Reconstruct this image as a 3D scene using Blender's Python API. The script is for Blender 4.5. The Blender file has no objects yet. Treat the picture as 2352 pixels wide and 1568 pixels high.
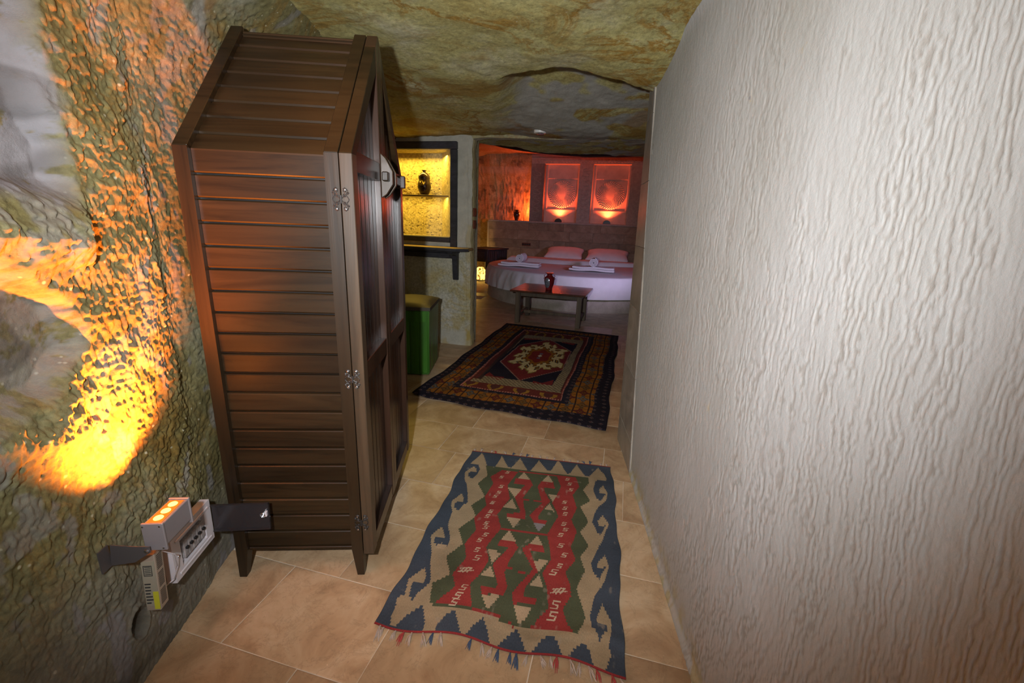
import bpy, bmesh, math, random
import numpy as np
from mathutils import Vector, Matrix
random.seed(7)
SC = bpy.context.scene
COL = SC.collection

# ---------------------------------------------------------------- camera, world, flash, exposure
cam = bpy.data.cameras.new('camera'); camo = bpy.data.objects.new('camera', cam); COL.objects.link(camo)
cam.sensor_width = 36.0; cam.lens = 985.0 / 2352.0 * 36.0; cam.clip_start = 0.02; cam.clip_end = 60
_R = np.array([[0.992854105097127, 0.007801368033764754, 0.11907923684918857],
               [-0.11255845200955684, -0.2702427400511556, 0.9561900733279216],
               [0.03963988992158887, -0.9627606141229736, -0.2674335039230482]])
cm = Matrix.Identity(4)
for i in range(3):
    cm[i][0] = _R[i][0]; cm[i][1] = -_R[i][1]; cm[i][2] = -_R[i][2]
cm[0][3], cm[1][3], cm[2][3] = 0, 0, 1.6
camo.matrix_world = cm
SC.camera = camo
SC.view_settings.view_transform = 'Standard'; SC.view_settings.look = 'None'
SC.view_settings.gamma = 1.0; SC.view_settings.use_curve_mapping = False
SC.view_settings.exposure = 0.0
wd = bpy.data.worlds.new('world'); SC.world = wd; wd.use_nodes = True
wd.node_tree.nodes['Background'].inputs[0].default_value = (0.05, 0.05, 0.06, 1)
wd.node_tree.nodes['Background'].inputs[1].default_value = 0.2

def light(name, kind, loc, power, color, aim=None, **kw):
    l = bpy.data.lights.new(name, kind); l.energy = power; l.color = color
    for k, v in kw.items(): setattr(l, k, v)
    o = bpy.data.objects.new(name, l); COL.objects.link(o); o.location = loc
    if aim is not None:
        d = Vector(aim) - Vector(loc); o.rotation_euler = d.to_track_quat('-Z', 'Y').to_euler()
    return o
# the photographer's flash head, held to the left of the lens
light('flash', 'SPOT', (-0.25, -0.02, 1.72), 310, (0.95, 0.97, 1.0), aim=(.50, 5, 1.45), spot_size=math.radians(128), spot_blend=1.0, shadow_soft_size=0.03)
# unseen fill lights added behind the photographer and just inside the bedroom opening
light('entrance_fill', 'AREA', (0.0, -0.8, 2.2), 6, (0.95, 0.93, 1.0), aim=(0.2, 3, 1.2), size=0.8)
light('bedroom_fill', 'SPOT', (3.0, 5.6, 1.5), 140, (0.72, 0.60, 1.0), aim=(2.3, 9.4, 0.95), spot_size=math.radians(62), spot_blend=0.8, shadow_soft_size=0.15)

# ---------------------------------------------------------------- node materials
def mat(name):
    m = bpy.data.materials.new(name); m.use_nodes = True
    return m, m.node_tree, m.node_tree.nodes['Principled BSDF']
def rgb(c): return (c[0], c[1], c[2], 1)
def coord(nt, scale=(1, 1, 1), out='Object'):
    tc = nt.nodes.new('ShaderNodeTexCoord'); mp = nt.nodes.new('ShaderNodeMapping')
    mp.inputs['Scale'].default_value = scale
    nt.links.new(tc.outputs[out], mp.inputs['Vector']); return mp.outputs['Vector']
def noise(nt, vec, scale, detail=4, rough=0.55, dist=0.0):
    n = nt.nodes.new('ShaderNodeTexNoise'); n.inputs['Scale'].default_value = scale
    n.inputs['Detail'].default_value = detail; n.inputs['Roughness'].default_value = rough
    n.inputs['Distortion'].default_value = dist
    nt.links.new(vec, n.inputs['Vector']); return n.outputs['Fac']
def ramp(nt, fac, stops):
    r = nt.nodes.new('ShaderNodeValToRGB'); e = r.color_ramp.elements
    while len(e) < len(stops): e.new(0.5)
    for i, (p, c) in enumerate(stops):
        e[i].position = p; e[i].color = rgb(c) if len(c) == 3 else c
    nt.links.new(fac, r.inputs[0]); return r.outputs[0]
def mix(nt, fac, a, b, mode='MIX'):
    m = nt.nodes.new('ShaderNodeMix'); m.data_type = 'RGBA'; m.blend_type = mode
    if isinstance(fac, (int, float)): m.inputs[0].default_value = fac
    else: nt.links.new(fac, m.inputs[0])
    for s, v in ((6, a), (7, b)):
        if isinstance(v, tuple): m.inputs[s].default_value = rgb(v)
        else: nt.links.new(v, m.inputs[s])
    return m.outputs[2]
def bump(nt, bs, h, strength=0.4, dist=0.01):
    b = nt.nodes.new('ShaderNodeBump'); b.inputs['Strength'].default_value = strength
    b.inputs['Distance'].default_value = dist
    nt.links.new(h, b.inputs['Height']); nt.links.new(b.outputs[0], bs.inputs['Normal'])
def attr(nt, name):
    a = nt.nodes.new('ShaderNodeAttribute'); a.attribute_name = name; return a
def g(v): return (v, v, v)

def plain(name, c, rough=0.6, metal=0.0, var=0.0, scale=8, bmp=0.0, spec=0.5):
    m, nt, bs = mat(name)
    bs.inputs['Roughness'].default_value = rough; bs.inputs['Metallic'].default_value = metal
    bs.inputs['Specular IOR Level'].default_value = spec
    v = coord(nt)
    n = noise(nt, v, scale)
    lo = tuple(x * (1 - var) for x in c); hi = tuple(min(1, x * (1 + var)) for x in c)
    nt.links.new(ramp(nt, n, [(0.3, lo), (0.7, hi)]), bs.inputs['Base Color'])
    if bmp: bump(nt, bs, noise(nt, v, scale * 12, 3), bmp, 0.004)
    return m

def wood(name, dark, mid, axis='x', rough=0.38, scale=1.0, spec=0.5):
    m, nt, bs = mat(name)
    st = {'x': (1.2, 22, 22), 'y': (22, 1.2, 22), 'z': (22, 22, 1.2)}[axis]
    v = coord(nt, tuple(s * scale for s in st))
    oi = nt.nodes.new('ShaderNodeObjectInfo')
    va = nt.nodes.new('ShaderNodeVectorMath'); va.operation = 'ADD'
    ms = nt.nodes.new('ShaderNodeMath'); ms.operation = 'MULTIPLY'; ms.inputs[1].default_value = 37.0
    nt.links.new(oi.outputs['Random'], ms.inputs[0]); nt.links.new(v, va.inputs[0]); nt.links.new(ms.outputs[0], va.inputs[1])
    n1 = noise(nt, va.outputs[0], 1.0, 5, 0.6, 1.6)
    n2 = noise(nt, va.outputs[0], 0.35, 3, 0.5, 0.8)
    base = ramp(nt, n1, [(0.26, tuple(a_ * .7 + b_ * .3 for a_, b_ in zip(dark, mid))), (0.52, mid), (0.8, tuple(min(1, c * 1.2) for c in mid))])
    sh = ramp(nt, n2, [(0.3, g(0.6)), (0.7, g(1.25))])
    col = mix(nt, 1.0, base, sh, 'MULTIPLY')
    rv = ramp(nt, oi.outputs['Random'], [(0, g(0.82)), (1, g(1.15))])
    nt.links.new(mix(nt, 1.0, col, rv, 'MULTIPLY'), bs.inputs['Base Color'])
    bs.inputs['Roughness'].default_value = rough; bs.inputs['Specular IOR Level'].default_value = spec
    bump(nt, bs, n1, 0.12, 0.003)
    return m

def emit(name, c, s):
    m, nt, bs = mat(name)
    bs.inputs['Base Color'].default_value = rgb(tuple(x * 0.5 for x in c))
    bs.inputs['Emission Color'].default_value = rgb(c); bs.inputs['Emission Strength'].default_value = s
    return m

# wall_left: yellow tuff with ochre and grey, plaster where the attribute says so
def rock_mat(name, cols, plaster, vein=(0.27, 0.14, 0.02), vein_w=0.5, speck=True, stretch=(1, 1, 1), bs_=0.5):
    m, nt, bs = mat(name)
    v = coord(nt, stretch)
    n1 = noise(nt, v, 2.2, 8, 0.62, 0.4)
    c = ramp(nt, n1, [(0.30, cols[0]), (0.5, cols[1]), (0.68, cols[2])])
    n2 = noise(nt, v, 1.3, 10, 0.68, 1.4)
    vf = ramp(nt, n2, [(0.46, g(0)), (0.50, g(vein_w)), (0.535, g(0))])
    n2b = noise(nt, v, 0.9, 3)
    vm = mix(nt, 1.0, vf, ramp(nt, n2b, [(0.42, g(0)), (0.58, g(1))]), 'MULTIPLY')
    c = mix(nt, vm, c, vein)
    n3 = noise(nt, v, 38, 5, 0.7)
    c = mix(nt, 1.0, c, ramp(nt, n3, [(0.25, g(0.55)), (0.5, g(1)), (0.72, g(1.35))]), 'MULTIPLY')
    if speck:
        vo = nt.nodes.new('ShaderNodeTexVoronoi'); vo.inputs['Scale'].default_value = 22
        nt.links.new(v, vo.inputs['Vector'])
        c = mix(nt, ramp(nt, vo.outputs['Distance'], [(0.06, g(0.8)), (0.13, g(0))]), c, (0.5, 0.48, 0.33))
    a = attr(nt, 'mask')
    sep = nt.nodes.new('ShaderNodeSeparateColor'); nt.links.new(a.outputs['Color'], sep.inputs[0])
    pn = noise(nt, v, 9, 6, 0.65)
    pc = ramp(nt, pn, [(0.3, tuple(x * 0.78 for x in plaster)), (0.65, plaster)])
    c = mix(nt, sep.outputs[0], c, pc)
    c = mix(nt, sep.outputs[1], c, (0.05, 0.04, 0.03))
    c = mix(nt, sep.outputs[2], c, vein)
    nt.links.new(c, bs.inputs['Base Color'])
    bs.inputs['Roughness'].default_value = 0.9; bs.inputs['Specular IOR Level'].default_value = 0.15
    bump(nt, bs, noise(nt, v, 42, 10, 0.78), bs_, 0.020)
    return m

M = {}
M['rock'] = rock_mat('olive_tuff', [(0.11, 0.085, 0.025), (0.20, 0.18, 0.08), (0.25, 0.245, 0.17)], (0.30, 0.29, 0.30), bs_=0.6)
M['ceil'] = rock_mat('yellow_tuff', [(0.36, 0.28, 0.09), (0.44, 0.40, 0.17), (0.50, 0.47, 0.30)], (0.42, 0.41, 0.36), vein=(0.30, 0.15, 0.015), vein_w=0.9, bs_=0.5)
M['pale'] = rock_mat('pale_plastered_tuff', [(0.42, 0.36, 0.17), (0.46, 0.44, 0.32), (0.52, 0.51, 0.44)], (0.55, 0.54, 0.46), vein=(0.42, 0.31, 0.08), vein_w=0.5, speck=False)
M['niche'] = rock_mat('rough_niche_tuff', [(0.5, 0.4, 0.16), (0.62, 0.52, 0.26), (0.7, 0.62, 0.36)], (0.5, 0.5, 0.4), vein_w=0.2, speck=False, bs_=0.9)
M['bedrock'] = rock_mat('bedroom_tuff', [(0.30, 0.20, 0.10), (0.42, 0.32, 0.18), (0.5, 0.42, 0.28)], (0.5, 0.45, 0.36), vein_w=0.5, speck=False, bs_=0.9)

def white_wall():
    m, nt, bs = mat('white_lime_plaster')
    v = coord(nt)
    n1 = noise(nt, v, 1.2, 5, 0.6)
    c = ramp(nt, n1, [(0.3, (0.40, 0.40, 0.375)), (0.6, (0.45, 0.455, 0.445))])
    n2 = noise(nt, v, 7, 8, 0.7)
    c = mix(nt, ramp(nt, n2, [(0.66, g(0)), (0.74, g(0.5))]), c, (0.52, 0.42, 0.24))
    n3 = noise(nt, v, 12, 3, 0.5)
    c = mix(nt, ramp(nt, n3, [(0.76, g(0)), (0.78, g(0.7))]), c, (0.25, 0.25, 0.27))
    a = attr(nt, 'mask'); sep = nt.nodes.new('ShaderNodeSeparateColor'); nt.links.new(a.outputs['Color'], sep.inputs[0])
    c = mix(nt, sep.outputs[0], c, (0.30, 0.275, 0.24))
    c = mix(nt, sep.outputs[2], c, (0.40, 0.33, 0.12))
    nt.links.new(c, bs.inputs['Base Color'])
    bs.inputs['Roughness'].default_value = 0.85; bs.inputs['Specular IOR Level'].default_value = 0.2
    bump(nt, bs, noise(nt, v, 70, 5, 0.7), 0.3, 0.006)
    return m
M['white'] = white_wall()

def stone(name, cols, rough=0.35, sc=3.0, pit=0.5, spec=0.5, bstr=0.08):
    m, nt, bs = mat(name)
    v = coord(nt)
    oi = nt.nodes.new('ShaderNodeObjectInfo')
    ms = nt.nodes.new('ShaderNodeMath'); ms.operation = 'MULTIPLY'; ms.inputs[1].default_value = 50.0
    va = nt.nodes.new('ShaderNodeVectorMath'); va.operation = 'ADD'
    nt.links.new(oi.outputs['Random'], ms.inputs[0]); nt.links.new(v, va.inputs[0]); nt.links.new(ms.outputs[0], va.inputs[1])
    vv = va.outputs[0]
    n1 = noise(nt, vv, sc, 7, 0.62, 0.8)
    c = ramp(nt, n1, [(0.32, cols[0]), (0.5, cols[1]), (0.68, cols[2])])
    rv = ramp(nt, oi.outputs['Random'], [(0, (0.82, 0.80, 0.76)), (0.5, g(1)), (1, (1.12, 1.08, 1.05))])
    c = mix(nt, 1.0, c, rv, 'MULTIPLY')
    n2 = noise(nt, vv, sc * 9, 8, 0.75)
    c = mix(nt, ramp(nt, n2, [(0.66, g(0)), (0.72, g(pit))]), c, tuple(min(1, x * 1.35) for x in cols[2]))
    n3 = noise(nt, vv, sc * 1.5, 9, 0.72, 1.5)
    c = mix(nt, ramp(nt, n3, [(0.485, g(0)), (0.5, g(0.35)), (0.515, g(0))]), c, tuple(x * 0.45 for x in cols[0]))
    nt.links.new(c, bs.inputs['Base Color'])
    bs.inputs['Roughness'].default_value = rough; bs.inputs['Specular IOR Level'].default_value = spec
    bump(nt, bs, n2, bstr, 0.004)
    return m
M['tile'] = stone('travertine', [(0.32, 0.20, 0.11), (0.45, 0.31, 0.18), (0.56, 0.42, 0.27)], 0.42, 4.0, .8)
M['grout'] = plain('pale_grout', (0.62, 0.54, 0.43), 0.8, var=0.2)
M['clad'] = stone('beige_stone_cladding', [(0.22, 0.20, 0.18), (0.29, 0.27, 0.24), (0.37, 0.34, 0.31)], 0.35, 5)
M['block'] = stone('brown_stone_block', [(0.20, 0.15, 0.10), (0.27, 0.21, 0.14), (0.34, 0.28, 0.2)], 0.7, 4)
M['pedestal'] = stone('grey_plaster_pedestal', [(0.30, 0.27, 0.22), (0.36, 0.33, 0.27), (0.42, 0.38, 0.32)], 0.7, 4)
M['panel'] = plain('carved_stone', (0.50, 0.42, 0.34), 0.7, var=0.12, scale=6)
M['pillar'] = plain('pillar_stone', (0.36, 0.32, 0.27), 0.75, var=0.15, scale=14, bmp=0.6)
DK, MD = (0.007, 0.004, 0.002), (0.024, 0.0135, 0.0055)
M['wx'] = wood('walnut_stain_across', DK, MD, 'x', spec=.35)
M['wy'] = wood('walnut_stain_along', DK, MD, 'y')
M['wz'] = wood('walnut_stain_upright', DK, MD, 'z')
M['wzl'] = wood('worn_walnut_edge', (0.022, 0.014, 0.008), (0.060, 0.038, 0.021), 'z')
M['wdoor'] = wood('dark_walnut_door', (0.014, 0.007, 0.004), (0.030, 0.014, 0.008), 'z', 0.26)
M['wblack'] = wood('blackened_wood', (0.009, 0.009, 0.011), (0.034, 0.034, 0.042), 'x', 0.5)
M['wshelf'] = wood('honey_wood', (0.20, 0.12, 0.035), (0.32, 0.21, 0.07), 'x', 0.5)
M['wtable'] = wood('red_brown_table_wood', (0.035, 0.014, 0.008), (0.09, 0.035, 0.02), 'x', 0.22)
M['wleg'] = wood('dull_brown_table_wood', (0.05, 0.032, 0.018), (0.10, 0.07, 0.04), 'z', 0.5)
M['beam'] = wood('old_dark_beam', (0.02, 0.010, 0.006), (0.06, 0.028, 0.016), 'x', 0.7, 0.4)
M['green'] = wood('green_painted_wood', (0.014, 0.065, 0.005), (0.035, 0.13, 0.012), 'z', 0.35)
M['cush'] = plain('dark_leatherette', (0.045, 0.036, 0.02), 0.6, var=0.2)
M['iron'] = plain('antique_metal', (0.055, 0.05, 0.048), 0.45, 0.6, var=0.3, scale=60)
M['steel'] = plain('bright_steel', (0.6, 0.6, 0.62), 0.25, 1.0)
M['alu'] = plain('grey_aluminium', (0.33, 0.30, 0.31), 0.45, 0.5, var=0.05)
M['galv'] = plain('galvanised_sheet', (0.40, 0.33, 0.26), 0.5, 0.3, var=0.1)
M['bracket'] = plain('dark_grey_bracket', (0.10, 0.09, 0.09), 0.45, 0.4)
M['pvc'] = plain('white_plastic', (0.60, 0.57, 0.60), 0.3)
M['black'] = plain('black_plastic', (0.012, 0.012, 0.013), 0.4)
M['grey'] = plain('grey_plastic', (0.28, 0.26, 0.26), 0.5, var=0.4, scale=40)
M['label'] = plain('printed_sticker', (0.30, 0.27, 0.20), 0.5)
M['yellow'] = plain('yellow_sticker', (0.50, 0.48, 0.03), 0.5)
M['ink'] = plain('black_ink', (0.03, 0.03, 0.03), 0.6)
M['sheet'] = plain('white_cotton', (0.72, 0.70, 0.72), 0.9, var=0.04)
M['towel'] = plain('white_terry', (0.72, 0.70, 0.72), 1.0, var=0.06, scale=60, bmp=0.5)
M['brownpl'] = plain('brown_plastic', (0.16, 0.05, 0.025), 0.35)
M['redglaze'] = plain('red_glaze', (0.20, 0.015, 0.02), 0.15)
M['darkglaze'] = plain('dark_glaze', (0.035, 0.02, 0.015), 0.12, var=0.5, scale=30)
M['silver'] = plain('silver_medallion', (0.40, 0.42, 0.5), 0.25, 0.6, var=0.6, scale=50)
M['gold'] = plain('brass_scratches', (0.55, 0.40, 0.10), 0.3, 0.7, var=0.5, scale=60)
M['led'] = emit('amber_led', (1.0, 0.42, 0.06), 7)
M['ledglass'] = emit('amber_led_window', (1.0, 0.25, 0.02), 0.45)
M['whiteplate'] = plain('white_lamp_plate', (0.7, 0.7, 0.68), 0.35)
def smoked():
    m, nt, bs = mat('smoked_plastic')
    bs.inputs['Base Color'].default_value = (0.03, 0.026, 0.028, 1); bs.inputs['Roughness'].default_value = 0.15
    bs.inputs['Alpha'].default_value = 0.86
    return m
M['smoke'] = smoked()
def salt():
    m, nt, bs = mat('glowing_cracked_lamp')
    v = coord(nt, (16, 16, 5))
    c = ramp(nt, noise(nt, v, 1, 4, 0.6, 1), [(0.44, (0.08, 0.02, 0)), (0.52, (1.0, 0.62, 0.12))])
    nt.links.new(c, bs.inputs['Emission Color']); bs.inputs['Emission Strength'].default_value = 3.0
    bs.inputs['Base Color'].default_value = (0.3, 0.18, 0.06, 1)
    return m
M['salt'] = salt()
def woven(name, sc, var):
    m, nt, bs = mat(name)
    a = attr(nt, 'Col'); v = coord(nt)
    w = noise(nt, coord(nt, (sc, sc * 0.35, 1)), 1.0, 3)
    f = noise(nt, v, 5, 5)
    c = mix(nt, 1.0, a.outputs['Color'], ramp(nt, w, [(0.25, g(1 - var)), (0.75, g(1 + var))]), 'MULTIPLY')
    c = mix(nt, 1.0, c, ramp(nt, f, [(0.3, g(0.82)), (0.7, g(1.15))]), 'MULTIPLY')
    nt.links.new(c, bs.inputs['Base Color']); bs.inputs['Roughness'].default_value = 0.95
    bs.inputs['Specular IOR Level'].default_value = 0.1
    bump(nt, bs, w, 0.3, 0.003)
    return m
M['woven'] = woven('flat_woven_wool', 300, 0.2)
M['pile'] = woven('knotted_wool_pile', 220, 0.25)
M['yarn_w'] = plain('undyed_yarn', (0.42, 0.33, 0.27), 0.95, var=0.3)
M['yarn_r'] = plain('red_yarn', (0.36, 0.05, 0.045), 0.95, var=0.3)
M['yarn_b'] = plain('blue_yarn', (0.05, 0.08, 0.14), 0.95, var=0.3)

# ---------------------------------------------------------------- numeric noise
def _h(ix, iy, iz, seed):
    n = (ix.astype(np.int64) * 374761393 + iy.astype(np.int64) * 668265263 + iz.astype(np.int64) * 2147483647 + seed * 974634777) & 0xffffffff
    n = ((n ^ (n >> 13)) * 1274126177) & 0xffffffff
    n = ((n ^ (n >> 16)) * 2246822519) & 0xffffffff
    return ((n ^ (n >> 15)) & 0xffff) / 65535.0
def vn(x, y, seed=0, z=None):
    z = np.zeros_like(x) if z is None else z
    ix, iy, iz = np.floor(x), np.floor(y), np.floor(z)
    fx, fy, fz = x - ix, y - iy, z - iz
    fx = fx * fx * (3 - 2 * fx); fy = fy * fy * (3 - 2 * fy); fz = fz * fz * (3 - 2 * fz)
    r = 0
    for a in (0, 1):
        for b in (0, 1):
            r = r + (fx if a else 1 - fx) * (fy if b else 1 - fy) * _h(ix + a, iy + b, iz, seed)
    return r
def fbm(x, y, oct=4, seed=0, gain=0.5):
    r, a, t = 0, 1.0, 0
    for i in range(oct):
        r = r + a * vn(x * 2 ** i, y * 2 ** i, seed + i * 17); t += a; a *= gain
    return r / t
def sm(x, a, b):
    t = np.clip((x - a) / (b - a), 0, 1); return t * t * (3 - 2 * t)
def ridg(x, y, seed): return 1 - np.abs(2 * vn(x, y, seed) - 1)

# ---------------------------------------------------------------- mesh helpers
def mk(name, me, m, parent=None):
    o = bpy.data.objects.new(name, me); COL.objects.link(o)
    if m is not None and len(me.materials) == 0: me.materials.append(m)
    if parent is not None: o.parent = parent
    return o
def grid(name, X, Y, Z, m, mask=None, cols=None, parent=None, flip=False):
    nu, nv = X.shape
    co = np.stack([X, Y, Z], -1).reshape(-1, 3)
    idx = np.arange(nu * nv).reshape(nu, nv)
    q = np.stack([idx[:-1, :-1], idx[1:, :-1], idx[1:, 1:], idx[:-1, 1:]], -1).reshape(-1, 4)
    if flip: q = q[:, ::-1]
    if mask is not None: q = q[mask.reshape(-1)]
    me = bpy.data.meshes.new(name)
    me.vertices.add(len(co)); me.vertices.foreach_set('co', co.ravel())
    me.loops.add(len(q) * 4); me.loops.foreach_set('vertex_index', q.ravel().astype(np.int32))
    me.polygons.add(len(q)); me.polygons.foreach_set('loop_start', np.arange(0, len(q) * 4, 4, dtype=np.int32))
    me.polygons.foreach_set('loop_total', np.full(len(q), 4, dtype=np.int32))
    me.polygons.foreach_set('use_smooth', np.ones(len(q), dtype=bool))
    me.update(calc_edges=True)
    if cols is not None:
        ca = me.color_attributes.new('mask', 'FLOAT_COLOR', 'POINT')
        c4 = np.concatenate([cols.reshape(-1, 3), np.ones((nu * nv, 1))], 1)
        ca.data.foreach_set('color', c4.ravel().astype(np.float32))
    return mk(name, me, m, parent)
def build(bm, name, m, parent=None, smooth=False):
    bmesh.ops.recalc_face_normals(bm, faces=bm.faces)
    if smooth:
        for f in bm.faces: f.smooth = True
        if smooth != 'all':
            for e in bm.edges:
                if len(e.link_faces) == 2 and e.calc_face_angle(0) > 0.7: e.smooth = False
    me = bpy.data.meshes.new(name); bm.to_mesh(me); bm.free()
    return mk(name, me, m, parent)
class Fr:                                      # a local frame: origin and three axes
    def __init__(s, o, x, y, z=(0, 0, 1)):
        s.o = Vector(o); s.x = Vector(x).normalized(); s.y = Vector(y).normalized(); s.z = Vector(z).normalized()
    def p(s, a, b, c): return s.o + s.x * a + s.y * b + s.z * c
    def at(s, a, b, c): return Fr(s.p(a, b, c), s.x, s.y, s.z)
W0 = Fr((0, 0, 0), (1, 0, 0), (0, 1, 0))
def box(bm, fr, a0, a1, b0, b1, c0, c1, bev=0.0):
    vs = [bm.verts.new(fr.p(a, b, c)) for a in (a0, a1) for b in (b0, b1) for c in (c0, c1)]
    fs = []
    for f in ((0, 1, 3, 2), (4, 6, 7, 5), (0, 4, 5, 1), (2, 3, 7, 6), (0, 2, 6, 4), (1, 5, 7, 3)):
        fs.append(bm.faces.new([vs[i] for i in f]))
    if bev:
        es = list({e for f in fs for e in f.edges})
        bmesh.ops.bevel(bm, geom=es, offset=bev, segments=1, affect='EDGES', clamp_overlap=True)
def prism(bm, fr, poly, d0, d1, plane='yz', bev=0.0):
    def P(u, v, d):
        if plane == 'yz': return fr.p(d, u, v)
        if plane == 'xz': return fr.p(u, d, v)
        return fr.p(u, v, d)
    A = [bm.verts.new(P(u, v, d0)) for u, v in poly]; B = [bm.verts.new(P(u, v, d1)) for u, v in poly]
    fs = [bm.faces.new(A), bm.faces.new(B[::-1])]
    n = len(poly)
    for i in range(n): fs.append(bm.faces.new([A[i], B[i], B[(i + 1) % n], A[(i + 1) % n]]))
    if bev:
        es = list({e for f in fs for e in f.edges})
        bmesh.ops.bevel(bm, geom=es, offset=bev, segments=1, affect='EDGES', clamp_overlap=True)
def lathe(bm, fr, prof, seg=32):
    rings = []
    for r, z in prof:
        rings.append([bm.verts.new(fr.p(r * math.cos(2 * math.pi * k / seg), r * math.sin(2 * math.pi * k / seg), z)) for k in range(seg)])
    for i in range(len(rings) - 1):
        for k in range(seg):
            bm.faces.new([rings[i][k], rings[i][(k + 1) % seg], rings[i + 1][(k + 1) % seg], rings[i + 1][k]])
    bm.faces.new(rings[0][::-1]); bm.faces.new(rings[-1])
def tube(bm, pts, r, seg=8):
    pts = [Vector(p) for p in pts]; rings = []
    rr = r if isinstance(r, (list, tuple)) else [r] * len(pts)
    for i, p in enumerate(pts):
        t = (pts[min(i + 1, len(pts) - 1)] - pts[max(i - 1, 0)]).normalized()
        a = Vector((0, 0, 1)) if abs(t.z) < 0.9 else Vector((1, 0, 0))
        u = t.cross(a).normalized(); v = t.cross(u)
        rings.append([bm.verts.new(p + (u * math.cos(2 * math.pi * k / seg) + v * math.sin(2 * math.pi * k / seg)) * rr[i]) for k in range(seg)])
    for i in range(len(rings) - 1):
        for k in range(seg): bm.faces.new([rings[i][k], rings[i][(k + 1) % seg], rings[i + 1][(k + 1) % seg], rings[i + 1][k]])
    bm.faces.new(rings[0][::-1]); bm.faces.new(rings[-1])
def bxo(name, m, parent, fr, *a, bev=0.0):
    bm = bmesh.new(); box(bm, fr, *a, bev=bev); return build(bm, name, m, parent)
def pro(name, m, parent, fr, poly, d0, d1, plane='yz', bev=0.0):
    bm = bmesh.new(); prism(bm, fr, poly, d0, d1, plane, bev); return build(bm, name, m, parent)
def tag(o, label=None, cat=None, group=None, kind=None):
    for k, v in (('label', label), ('category', cat), ('group', group), ('kind', kind)):
        if v: o[k] = v
    return o
def thing(name, loc, label, cat, group=None):
    o = bpy.data.objects.new(name, None); COL.objects.link(o); o.location = loc; o.empty_display_size = 0.05
    return tag(o, label, cat, group)
def adopt(root):                                # children are modelled in world space: keep them there
    T = Matrix.Translation(-root.location); done = set()
    def rec(o):
        for c in o.children:
            if c.location.length > 1e-9: c.location = c.location - root.location; continue
            if c.type == 'MESH' and c.data.name not in done:
                c.data.transform(T); done.add(c.data.name)
            rec(c)
    rec(root)
def inpoly(px, py, flat):
    v = np.array(flat, float).reshape(-1, 2) / 1000.0; n = len(v); r = np.zeros(px.shape, bool)
    x0, y0 = v.min(0); x1, y1 = v.max(0)
    j = n - 1
    for i in range(n):
        if v[i, 1] != v[j, 1]:
            c = ((v[i, 1] > py) != (v[j, 1] > py)) & (px < (v[j, 0] - v[i, 0]) * (py - v[i, 1]) / (v[j, 1] - v[i, 1]) + v[i, 0])
            r ^= c
        j = i
    return r
def spacing(*segs):                             # (start, end, step) runs joined
    out = []
    for a, b, s in segs: out.append(np.arange(a, b - s * 0.5, s))
    out.append(np.array([segs[-1][1]])); return np.concatenate(out)

U = Vector((0.933, -0.359, 0)).normalized(); Wd = Vector((0.359, 0.933, 0)).normalized(); UP = Vector((0, 0, 1))

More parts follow.
